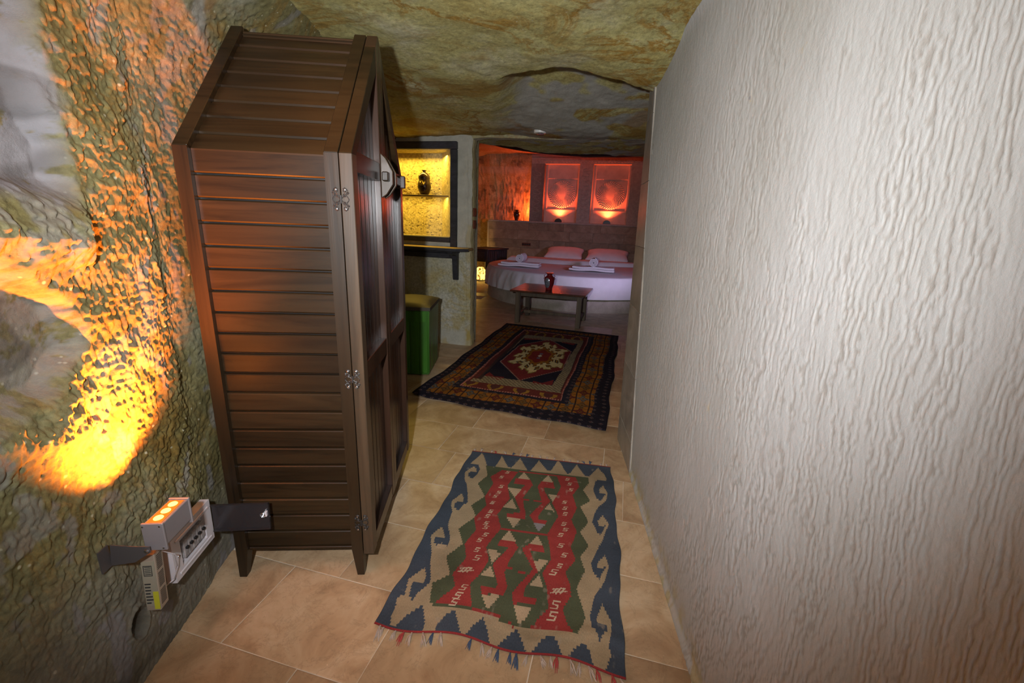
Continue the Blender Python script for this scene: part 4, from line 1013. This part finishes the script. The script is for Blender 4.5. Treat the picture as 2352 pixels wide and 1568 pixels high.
# ---- nightstand and floor lamp
FNs = Fr((.69, 11.45, 0), (.80, -.60, 0), (.60, .80, 0))
ns = thing('nightstand', FNs.o, 'dark wooden nightstand with a drawer in the corner beside the bed', 'nightstand')
bxo('top', M['wblack'], ns, FNs, -.74, .03, -.03, 1.02, .86, .895, bev=.004)
bxo('body', M['wblack'], ns, FNs, -.70, 0, 0, .98, .56, .858, bev=.003)
for a in (-.70, -.06):
    for b in (0, .92): bxo('leg', M['wblack'], ns, FNs, a - .004, a + .064, b - .004, b + .064, 0, .857, bev=.003)
drw = bxo('drawer', M['wblack'], ns, FNs, -.62, -.08, -.012, .004, .62, .83, bev=.003)
bm = bmesh.new(); lathe(bm, Fr(FNs.p(-.35, -.012, .72), FNs.x, UP, -FNs.y), [(.010, 0), (.008, .012), (.018, .02), (.012, .03)], 14); build(bm, 'knob', M['iron'], drw, True)
bxo('side_board', M['wblack'], ns, FNs, -.03, -.004, .065, .918, .06, .559)
for k in range(9): bxo('slat', M['wblack'], ns, FNs, -.004, .008, .075 + k * .094, .155 + k * .094, .08, .84, bev=.003)
adopt(ns)
FLp = Fr((.54, 12.0, 0), (1, 0, 0), (0, 1, 0))
sl_ = thing('floor_lamp', FLp.o, 'squat floor lamp with a cracked glowing yellow shade beside the nightstand', 'lamp')
bm = bmesh.new(); lathe(bm, FLp, [(.12, 0), (.12, .02), (.05, .03)], 28); build(bm, 'base', M['black'], sl_, True)
bm = bmesh.new(); lathe(bm, FLp.at(0, 0, .032), [(.11, 0), (.15, .03), (.165, .12), (.15, .22), (.11, .31), (.07, .34), (.06, .342)], 36); build(bm, 'shade', M['salt'], sl_, True)
bm = bmesh.new(); lathe(bm, FLp.at(-.16, -.16, 0), [(.04, 0), (.045, .03), (.02, .06)], 16); build(bm, 'switch', M['black'], sl_, True)
adopt(sl_)
light('floor_lamp_bulb', 'POINT', (.30, 12.2, .55), 18, (1.0, .58, .12), shadow_soft_size=.08)

# ---- bed
BC = Vector((2.735, 9.86, 0)); FBd = Fr(BC, U, Wd)
bed = thing('round_bed', BC, 'large round bed with white sheets on a plastered plinth', 'bed')
bm = bmesh.new(); lathe(bm, FBd, [(2.13, 0), (2.115, .04), (2.10, .33), (2.09, .345), (.5, .345)], 96); build(bm, 'plinth', M['pedestal'], bed, True)
bm = bmesh.new(); lathe(bm, FBd, [(2.09, .346), (2.12, .36), (2.12, .62), (2.08, .655), (1.9, .66), (.5, .66)], 96); build(bm, 'mattress', M['sheet'], bed, True)
na, nr = 360, 22
A = np.linspace(0, 2 * np.pi, na); tt = np.linspace(0, 1, nr + 18)
AA, TT = np.meshgrid(A, tt, indexing='ij')
drape = np.clip((TT - .45) / .55, 0, 1)                # outer part hangs
Rr = np.where(TT < .45, TT / .45 * 2.11, 2.11 + .070 * np.sin(np.clip(drape * 1.6, 0, 1) * np.pi / 2))
Zs = np.where(TT < .45, .668, .668 - .40 * drape ** 1.0 + .012)
Zs = Zs - .012 * (TT >= .45)
ang = AA * 2.13
pl_ = (vn(ang * 10, TT * 1.5 + 3, 5) - .3) * .075 + (vn(ang * 21 + drape * 2.5, TT * 1.2, 6) - .4) * .045
amt = .25 + .9 * sm(fbm(AA * 1.2, AA * 0, 2, 9), .35, .6)
fm = sm(.75 - np.sin(AA), 0, .3)
Rr = Rr + (pl_ * drape ** .6 * amt) * fm - .03 * (1 - fm) * (drape > 0)
Zs = Zs + (TT < .45) * .010 * (fbm(TT * 9, AA * 5, 3, 4) - .5) + (TT > .9) * .012 * (vn(ang * 4, AA * 0, 8) - .5)
Rr[-1] = Rr[0]; Zs[-1] = Zs[0]
Sx, Ty = Rr * np.cos(AA), Rr * np.sin(AA)
sh = grid('sheet', BC.x + U.x * Sx + Wd.x * Ty, BC.y + U.y * Sx + Wd.y * Ty, Zs, M['sheet'], parent=bed)
adopt(bed)
# folded duvet over the back half
na, nb = 120, 40
a = np.linspace(-1, 1, na); b = np.linspace(0, 1, nb); A, Bb = np.meshgrid(a, b, indexing='ij')
front = .25 + .22 * A + .50 * A * A + .05 * np.sin(A * 5)
half = np.sqrt(np.clip(2.02 ** 2 - front ** 2, .01, None))
Sx = A * 1.92
fy = front
by = np.sqrt(np.clip(2.0 ** 2 - Sx ** 2, 0.0, None)) * .99
by = np.minimum(by, 1.22); by = np.maximum(by, fy + .02)
Ty = fy + (by - fy) * Bb
prof_ = np.minimum(Bb * 14, 1) * np.minimum((1 - Bb) * 14, 1) * np.minimum((1 - np.abs(A)) * 18, 1)
Zd = .672 + .075 * np.sqrt(np.clip(prof_, 0, 1)) + .018 * (fbm(A * 5, Ty * 5, 3, 7) - .5) * prof_ + .022 * sm(.16 - np.abs(Ty - fy - .16), 0, .1) * prof_
dv = grid('folded_duvet', BC.x + U.x * Sx + Wd.x * Ty, BC.y + U.y * Sx + Wd.y * Ty, Zd, M['sheet'])
tag(dv, 'white duvet folded back over the rear half of the round bed', 'duvet')
def pillow(s_, t_, w_, label, yaw=0):
    fr = Fr(FBd.p(s_, t_, .685), U * math.cos(yaw) + Wd * math.sin(yaw), Wd * math.cos(yaw) - U * math.sin(yaw))
    n = 28; o = np.linspace(-1, 1, n); A, Bq = np.meshgrid(o, o, indexing='ij')
    th = (np.clip(1 - np.abs(A) ** 3.2, 0, 1) * np.clip(1 - np.abs(Bq) ** 3.2, 0, 1)) ** .55 * .125
    pinch = 1 - .10 * (1 - np.abs(A)) * np.abs(Bq) - .0
    Xl = A * w_ / 2 * (1 - .08 * (1 - np.abs(Bq))); Yl = Bq * .30 * (1 - .10 * (1 - np.abs(A)))
    bm = bmesh.new()
    for sg in (1, -1):
        vv = [[bm.verts.new(fr.p(float(Xl[i, j]), float(Yl[i, j]), .165 + sg * float(th[i, j]) + .10 * float(Bq[i, j]) )) for j in range(n)] for i in range(n)]
        for i in range(n - 1):
            for j in range(n - 1): bm.faces.new([vv[i][j], vv[i + 1][j], vv[i + 1][j + 1], vv[i][j + 1]])
    bmesh.ops.remove_doubles(bm, verts=bm.verts, dist=.0005)
    o_ = build(bm, 'pillow', M['sheet'], None, 'all'); tag(o_, label, 'pillow', 'pillows on the round bed'); return o_
pillow(-.58, 1.60, 1.02, 'white pillow behind the left towels, below the left red niche')
pillow(.56, 1.54, 1.10, 'white pillow below the right red niche')
def towel_set(s_, t_, w_, yaw, where):
    fr = Fr(FBd.p(s_, t_, .69), U * math.cos(yaw) + Wd * math.sin(yaw), Wd * math.cos(yaw) - U * math.sin(yaw))
    for lay, (dx, zz_, ww) in enumerate(((0, .0, w_), (.03, .044, w_ * .92))):
        bm = bmesh.new(); poly = []
        n = 14
        for k in range(n + 1): a = -math.pi / 2 + math.pi * k / n; poly.append((ww / 2 + .026 * math.cos(a), .021 + .019 * math.sin(a)))
        for k in range(n + 1): a = math.pi / 2 + math.pi * k / n; poly.append((-ww / 2 + .026 * math.cos(a), .021 + .019 * math.sin(a)))
        # sag: subdivide the flat runs
        out = []
        for i, p_ in enumerate(poly):
            out.append(p_); q_ = poly[(i + 1) % len(poly)]
            if abs(q_[0] - p_[0]) > .1:
                for m_ in range(1, 12):
                    f = m_ / 12; x = p_[0] + (q_[0] - p_[0]) * f; out.append((x, p_[1] - .006 * math.sin(f * 9.4)))
        f2 = fr.at(dx, 0, zz_)
        rows = []
        for j in range(7):
            d = -.16 + .32 * j / 6; rows.append([bm.verts.new(f2.p(x + .006 * math.sin(j * 1.7), d, z + .003 * math.sin(j + x * 9))) for x, z in out])
        for j in range(6):
            for i in range(len(out)): bm.faces.new([rows[j][i], rows[j][(i + 1) % len(out)], rows[j + 1][(i + 1) % len(out)], rows[j + 1][i]])
        bm.faces.new(rows[0][::-1]); bm.faces.new(rows[-1])
        o = build(bm, 'folded_towel', M['towel'], None, True)
        tag(o, '%s folded white towel under the rolled one, on the %s of the bed' % (('lower', 'upper')[lay], where), 'towel', 'folded towels on the bed')
    # rolled towel lying across, spiral end to the front
    bm = bmesh.new(); f3 = fr.at(.03, -.02, .088 + .094); L_ = .36
    turns = 3.2; n = 76; prof = []
    for k in range(n):
        a = turns * 2 * math.pi * k / (n - 1); r = .018 + .078 * k / (n - 1); prof.append((r * math.cos(a), r * math.sin(a)))
    ring_o = []
    for j in range(5):
        d = -L_ / 2 + L_ * j / 4
        ring_o.append(([bm.verts.new(f3.p(x, d, z)) for x, z in prof], [bm.verts.new(f3.p(x * (1 - .0), d, z * 1) + (f3.x * x + f3.z * z).normalized() * -.017) for x, z in prof]))
    for j in range(4):
        for i in range(n - 1):
            bm.faces.new([ring_o[j][0][i], ring_o[j][0][i + 1], ring_o[j + 1][0][i + 1], ring_o[j + 1][0][i]])
            bm.faces.new([ring_o[j][1][i + 1], ring_o[j][1][i], ring_o[j + 1][1][i], ring_o[j + 1][1][i + 1]])
    for j in (0, 4):
        for i in range(n - 1): bm.faces.new([ring_o[j][0][i], ring_o[j][1][i], ring_o[j][1][i + 1], ring_o[j][0][i + 1]])
    for j in range(4):
        for i in (0, n - 1): bm.faces.new([ring_o[j][0][i], ring_o[j + 1][0][i], ring_o[j + 1][1][i], ring_o[j][1][i]])
    o = build(bm, 'rolled_towel', M['towel'], None, True)
    tag(o, 'rolled white towel lying on the folded towels on the %s of the bed' % where, 'towel', 'rolled towels on the bed')
towel_set(-1.20, -.95, .86, .0, 'left side')
towel_set(.36, -.95, .88, .0, 'right side')

# ---- ledge: vase, uplights, socket
c = FB.p(-.40, .20, LZ); fv = Fr(c, U, Wd)
V = vase('small_vase', fv, [(.055, 0), (.06, .01), (.055, .03), (.085, .11), (.095, .17), (.085, .22), (.055, .25), (.045, .265), (.07, .30), (.055, .297)], M['darkglaze'], 'small dark handled vase on the left end of the ledge')
for sg in (-1, 1):
    bm = bmesh.new(); tube(bm, [fv.p(sg * (.052 + .045 * math.sin(t_)), 0, .235 + .035 * math.cos(t_)) for t_ in [i * math.pi / 7 for i in range(8)]], .009, 6); build(bm, 'handle', M['darkglaze'], V, True)
adopt(V)
def uplight(s_, t_, label, pw, col=(1.0, .09, .025), aimt=.16):
    fr = Fr(FB.p(s_, t_, LZ), U, Wd)
    o = thing('uplight', fr.o, label, 'lamp', 'uplights on the bedroom ledge')
    bm = bmesh.new(); R_ = .105
    ringsA = []
    n = 18
    poly = [(R_ * math.cos(math.pi * k / n), R_ * math.sin(math.pi * k / n)) for k in range(n + 1)]
    prism(bm, fr, poly, -.05, -.03, 'xz', .004); build(bm, 'shield', M['black'], o)
    bm = bmesh.new(); lathe(bm, fr.at(0, .02, 0), [(.05, 0), (.055, .05), (.05, .055)], 20); build(bm, 'body', M['black'], o, True)
    bm = bmesh.new(); lathe(bm, fr.at(0, .02, .0552), [(.045, 0), (.03, .006), (.01, .008)], 20); build(bm, 'lens', M['redled'], o, True)
    adopt(o)
    light('uplight_beam', 'SPOT', fr.p(0, .02, .08), pw, col, aim=fr.p(0, aimt, 1.0), spot_size=math.radians(130), spot_blend=.9, shadow_soft_size=.03)
M['redled'] = emit('red_led_lens', (1.0, .30, .08), 14)
uplight((s_n[0][0] + s_n[0][1]) / 2 - .02, .12, 'black uplight glowing red at the foot of the left carved niche', 160, aimt=.05)
uplight((s_n[1][0] + s_n[1][1]) / 2 - .02, .12, 'black uplight glowing red at the foot of the right carved niche', 160, aimt=.05)
light('alcove_glow', 'POINT', FB.p(-.02, .40, LZ + .30), 42, (1.0, .13, .025), shadow_soft_size=.05)
so = thing('socket_strip', FB.p(-.03, -.01, 1.0), 'brown strip of four wall sockets above the left of the bed', 'wall socket')
bxo('plate', M['brownpl'], so, FB, -.16, .10, -.018, -.004, .955, 1.045, bev=.004)
for k in range(4): bxo('socket', M['black'], so, FB, -.15 + k * .063, -.10 + k * .063, -.021, -.017, .975, 1.025, bev=.003)
adopt(so)

# ================================================================= carpets
def rug_grid(name, o, u, v, du, dv_, colf, thick, wav, m):
    o = Vector((o[0], o[1], 0)); u = Vector((u[0], u[1], 0)); v = Vector((v[0], v[1], 0))
    a = np.linspace(0, 1, du + 1); b = np.linspace(0, 1, dv_ + 1); A, Bb = np.meshgrid(a, b, indexing='ij')
    A2, B2, Zz = wav(A, Bb)
    X = o.x + u.x * A2 + v.x * B2; Y = o.y + u.y * A2 + v.y * B2
    me_o = grid(name, X, Y, Zz + thick, m, flip=False)
    me = me_o.data
    ac, bc = (A[:-1, :-1] + A[1:, 1:]) / 2, (Bb[:-1, :-1] + Bb[1:, 1:]) / 2
    c = colf(ac, bc).reshape(-1, 3)
    ca = me.color_attributes.new('Col', 'FLOAT_COLOR', 'CORNER')
    c4 = np.repeat(np.concatenate([c, np.ones((len(c), 1))], 1), 4, 0)
    ca.data.foreach_set('color', c4.ravel().astype(np.float32))
    md = me_o.modifiers.new('thickness', 'SOLIDIFY'); md.thickness = thick * .8; md.offset = 1 if False else -1
    return me_o
KC = {0: (.29, .215, .13), 1: (.065, .072, .040), 2: (.235, .034, .030), 3: (.33, .24, .15), 4: (.19, .17, .17)}
def kil_col(a, b):
    nu, nv = a.shape
    bq = (np.floor(b * 92) + .5) / 92                       # weft steps make the saw-tooth edges
    aq = a + .0015 * (vn(a * 90, b * 300, 4) - .5)
    c = np.zeros(a.shape + (3,)); c[:] = (.047, .058, .076)
    for ci, p in KIL: c[inpoly(aq, bq, p)] = KC[ci]
    hook = [(-8, -12), (0, -12), (8, -12), (8, -12)]
    for (x, y, s_) in KGL:
        x /= 1000; y /= 1000; k = s_ * .0098; w_ = .0036 * (s_ ** .3)
        segs = [(k, -k * 1.2, -k * .9, -k * 1.2), (-k * .9, -k * 1.2, -k * .9, 0), (-k * .9, -k * .1, k * .9, k * .1), (k * .9, 0, k * .9, k * 1.2), (k * .9, k * 1.2, -k, k * 1.2)] if s_ < 1.6 else \
               [(-2 * k, k, 2 * k, -k * .2), (-k, -k * .6, -k * 1.4, k * .9), (0, -k, -k * .5, k), (k, -k, k * .5, k * .8), (-2 * k, -k * .2, k, -k)]
        for x0, y0, x1, y1 in segs:
            sh_ = .35
            x0, x1 = x0 - sh_ * y0, x1 - sh_ * y1; dx, dy = (x1 - x0), (y1 - y0) * .75; px_, py_ = a - x - x0, (b - y) * 1.0 - y0 * .75
            t_ = np.clip((px_ * dx + py_ * dy) / (dx * dx + dy * dy), 0, 1)
            c[(np.abs(px_ - t_ * dx) < w_ * .62) & (np.abs(py_ - t_ * dy) < w_ * .5)] = (.42, .32, .22)
    f = fbm(a * 5, b * 9, 4, 9); stripe = vn(a * 3, b * 70, 17)
    c = c * (0.82 + .34 * f + .10 * (stripe - .5))[..., None]
    c[(c[..., 2] > c[..., 0] * 1.8) & (stripe > .72)] *= 1.25
    wr = sm(fbm(a * 24, b * 24, 3, 29), .76, .86)
    c = c * (1 - .35 * wr[..., None]) + np.array((.30, .25, .19)) * .35 * wr[..., None]
    e = (b < .006) | (b > .994); c[e] = (.24, .03, .03)
    return c
def kil_wave(A, Bb):
    B2 = Bb - .020 * sm(A, .55, .30) * sm(Bb, .7, 1) * sm(A, .0, .12) * 0 + (.010 * np.sin(A * 14) + .022 * A * sm(A, .3, 1)) * sm(Bb, .75, 1)
    A2 = A + (.010 * np.sin(Bb * 17 + 1) + .005 * np.sin(Bb * 41)) * (1 - 2 * A) * .7 + .012 * np.sin(Bb * math.pi) * sm(A, .6, 1)
    Z = .0015 * (np.sin(Bb * 30 + A * 4) + 1) + .006 * np.exp(-((Bb - .93 - .03 * np.sin(A * 12)) / .02) ** 2) * sm(A, .3, .6)
    return A2, B2, Z
KO, KU, KV = (.0847, 2.7713), (.9527, -.2594), (-.4199, -1.3494)
kl = rug_grid('kilim_rug', KO, KU, KV, 300, 368, kil_col, .004, kil_wave, M['woven'])
tag(kl, 'flat-woven kilim rug with red zigzag bands, green ground and navy hooked border', 'rug')
# tassels
def tassel_mesh(seed, m):
    rnd = random.Random(seed); bm = bmesh.new()
    tube(bm, [(0, 0, .004), (rnd.uniform(-.002, .002), -.008, .006)], [.0028, .0034], 5)
    for k in range(10):
        x = rnd.uniform(-.007, .007); x2 = x * .9 + rnd.uniform(-.006, .006); L_ = rnd.uniform(.022, .040)
        tube(bm, [(x * .2, -.006, .006), (x * .8, -.006 - L_ * .4, .007 + rnd.uniform(0, .003)), (x2, -.006 - L_, .002)], [.0014, .0012, .0007], 4)
    bmesh.ops.recalc_face_normals(bm, faces=bm.faces)
    me = bpy.data.meshes.new('tassel'); bm.to_mesh(me); bm.free(); me.materials.append(m); return me
tas = [tassel_mesh(k, M[n_]) for k, n_ in enumerate(['yarn_w', 'yarn_w', 'yarn_r', 'yarn_b', 'yarn_w', 'yarn_w', 'yarn_w', 'yarn_w'])]
rk = random.Random(4); ou = Vector((*KO, 0)); ku = Vector((*KU, 0)); kv = Vector((*KV, 0)); ad = math.atan2(KU[1], KU[0])
for end, n in ((0, 19), (1, 26)):
    for i in range(n):
        f = (i + .5 + rk.uniform(-.3, .3)) / n
        if end and .33 < f < .37: continue
        A2, B2, _z = kil_wave(np.array([f]), np.array([float(end)]))
        p = ou + ku * float(A2[0]) + kv * float(B2[0])
        o = bpy.data.objects.new('tassel', tas[rk.randrange(8)]); COL.objects.link(o); o.parent = kl
        o.location = p; o.rotation_euler = (0, 0, ad + (math.pi if not end else 0) + rk.uniform(-.35, .35) + (.05)); s_ = rk.uniform(1.0, 1.5); o.scale = (s_, s_, s_)

RC = {0: (.19, .072, .012), 1: (.014, .012, .020), 2: (.30, .12, .10), 3: (.085, .018, .016), 4: (.10, .075, .055), 5: (.010, .010, .020), 6: (.115, .016, .018)}
def rug_col(a, b):
    c = np.zeros(a.shape + (3,)); c[:] = (.012, .010, .016)
    x, y = a * 1.79, b * 3.2
    ins = {}
    for i, (ci, p) in enumerate(RUG):
        k = inpoly(a, b, p); ins[i] = k
        if ci == 2: k = k & ~((np.abs((b * 130) % 1 - .5) > .25) & (vn(a * 1, b, 1) > 2)); c[k] = RC[2]
        else: c[k] = RC[ci]
    # pink saw tooth round the inner frame
    ring = ins[2] & ~ins[3]
    c[ring & ((((a * 70) % 1 < .4) & (np.abs(b - .5) > .33)) | (((b * 120) % 1 < .4) & (np.abs(b - .5) <= .33)))] = RC[3]
    # main border of rosettes
    bo = ins[0] & ~ins[1]
    def cell(u_, v_, pu, pv):
        return np.abs((u_ / pu) % 1 - .5) * 2, np.abs((v_ / pv) % 1 - .5) * 2, np.floor(u_ / pu) + np.floor(v_ / pv)
    cu, cv, par = cell(x - .05, y - .02, .13, .15)
    kk = np.where(par % 3 == 0, 0, np.where(par % 3 == 1, 1, 2))
    colr = np.array([(.085, .018, .014), (.075, .070, .065), (.10, .055, .02)])
    sh_ = (cu + cv * .8 < .62) | ((cu < .25) & (cv < .9)) | ((cv < .22) & (cu < .9))
    k = bo & sh_; c[k] = colr[kk[k].astype(int)]
    k = bo & (cu + cv < .30); c[k] = (.13, .06, .012)
    k = bo & (cu + cv < .16); c[k] = (.03, .012, .01)
    ol = bo & (np.abs(np.maximum(cu, cv * .9) - .93) < .05); c[ol] = (.028, .014, .010)
    ol = bo & (np.abs(cu + cv * .8 - .66) < .05); c[ol] = (.025, .012, .012)
    # small florets on the dark guard bands
    gu, gv, _ = cell(x, y, .085, .085)
    dark = (~ins[0]) | (ins[1] & ~ins[2])
    c[dark & (gu + gv < .5) & (gu + gv > .28)] = (.075, .055, .055)
    c[dark & (gu + gv < .12)] = (.10, .02, .02)
    # red guard band triangles at both ends
    gb = ins[3] & ~ins[4]
    tu = np.abs((x / .27) % 1 - .5) * 2; ty_ = np.where(b > .5, b - .845, .135 - b) * 22
    c[gb & (tu + np.clip(ty_, 0, 1) * .7 < .62) & (np.abs(b - .5) > .33)] = (.20, .105, .02)
    c[gb & (tu + np.clip(ty_, 0, 1) * .7 < .35) & (np.abs(b - .5) > .33)] = (.06, .02, .02)
    # striped side columns and patterned end bands
    st_ = ins[4] & ~ins[5]
    sv = np.floor((a * 46)) % 4
    side = st_ & (np.abs(a - .5) > .235) & (np.abs(b - .47) < .33)
    for q_, cc in enumerate([(.10, .080, .060), (.035, .02, .02), (.075, .018, .018), (.035, .02, .02)]): c[side & (sv == q_)] = cc
    eb_ = st_ & ~side
    chk = (np.floor(a * 75) + np.floor(b * 120)) % 2 == 0; c[eb_ & chk] = (.22, .18, .11)
    # white edging of the diamond
    dm = inpoly(a, b, RUG[6][1]); dm2 = inpoly(.5 + (a - .5) * 1.035, .49 + (b - .49) * 1.025, RUG[6][1])
    c[dm & ~dm2 & (((b * 110) % 1) < .55)] = (.30, .22, .18)
    # medallion
    dx, dy = (a - .493) * 1.79, (b - .470) * 3.2
    r = np.sqrt((dx / .30) ** 2 + (dy / .585) ** 2); th = np.arctan2(dy / .585, dx / .30)
    hexr = r * (1 + .10 * np.cos(6 * th)); jj = np.floor(th * 24 / math.pi)
    jag = .09 * (_h(jj, jj * 0, jj * 0, 3) - .5) + .07 * np.sign(np.sin(th * 12))
    o1 = hexr + jag
    c[o1 < 1.0] = (.16, .11, .03); c[o1 < .95] = (.42, .34, .17)
    blk = (o1 < .93) & (np.abs(np.sin(th * 6)) > .80) & (np.abs(hexr - .80) < .085); c[blk] = (.02, .015, .02)
    c[(o1 < .93) & (np.abs(np.sin(th * 6)) > .9) & (np.abs(hexr - .80) < .035)] = (.20, .09, .01)
    c[hexr + .05 * np.sign(np.sin(th * 16)) < .60] = (.03, .012, .010)
    c[hexr + .05 * np.sign(np.sin(th * 16)) < .56] = (.20, .075, .010)
    c[hexr < .42] = (.14, .018, .014)
    c[(np.abs(dx) + np.abs(dy) * .6 < .03)] = (.4, .36, .26)
    c[(np.abs(dx) < .02) & (np.abs(np.abs(dy) - .09) < .025)] = (.10, .09, .12)
    f = fbm(a * 4, b * 6, 4, 9); n_ = vn(a * 230, b * 400, 3)
    return c * (.85 + .3 * f + .4 * (n_ - .5))[..., None] * 1.25
def rug_wave(A, Bb):
    A2 = A + (.006 * np.sin(Bb * 19) + .002 * np.sin(Bb * 47 + 2)) * (1 - 2 * A)
    B2 = Bb + (.004 * np.sin(A * 21) - .010 * sm(.25 - A, 0, .25)) * sm(Bb, .8, 1)
    Z = .002 * (np.sin(Bb * 16 + A * 3) + 1) + .012 * sm(.10 - A, 0, .1) * sm(Bb, .85, 1)
    return A2, B2, Z
rg = rug_grid('pile_rug', (.7392, 6.7618), (1.6245, -.7528), (-1.1958, -2.9726), 260, 440, rug_col, .010, rug_wave, M['pile'])
tag(rg, 'dark oriental pile rug with a cream medallion on a crimson diamond, before the coffee table', 'rug')
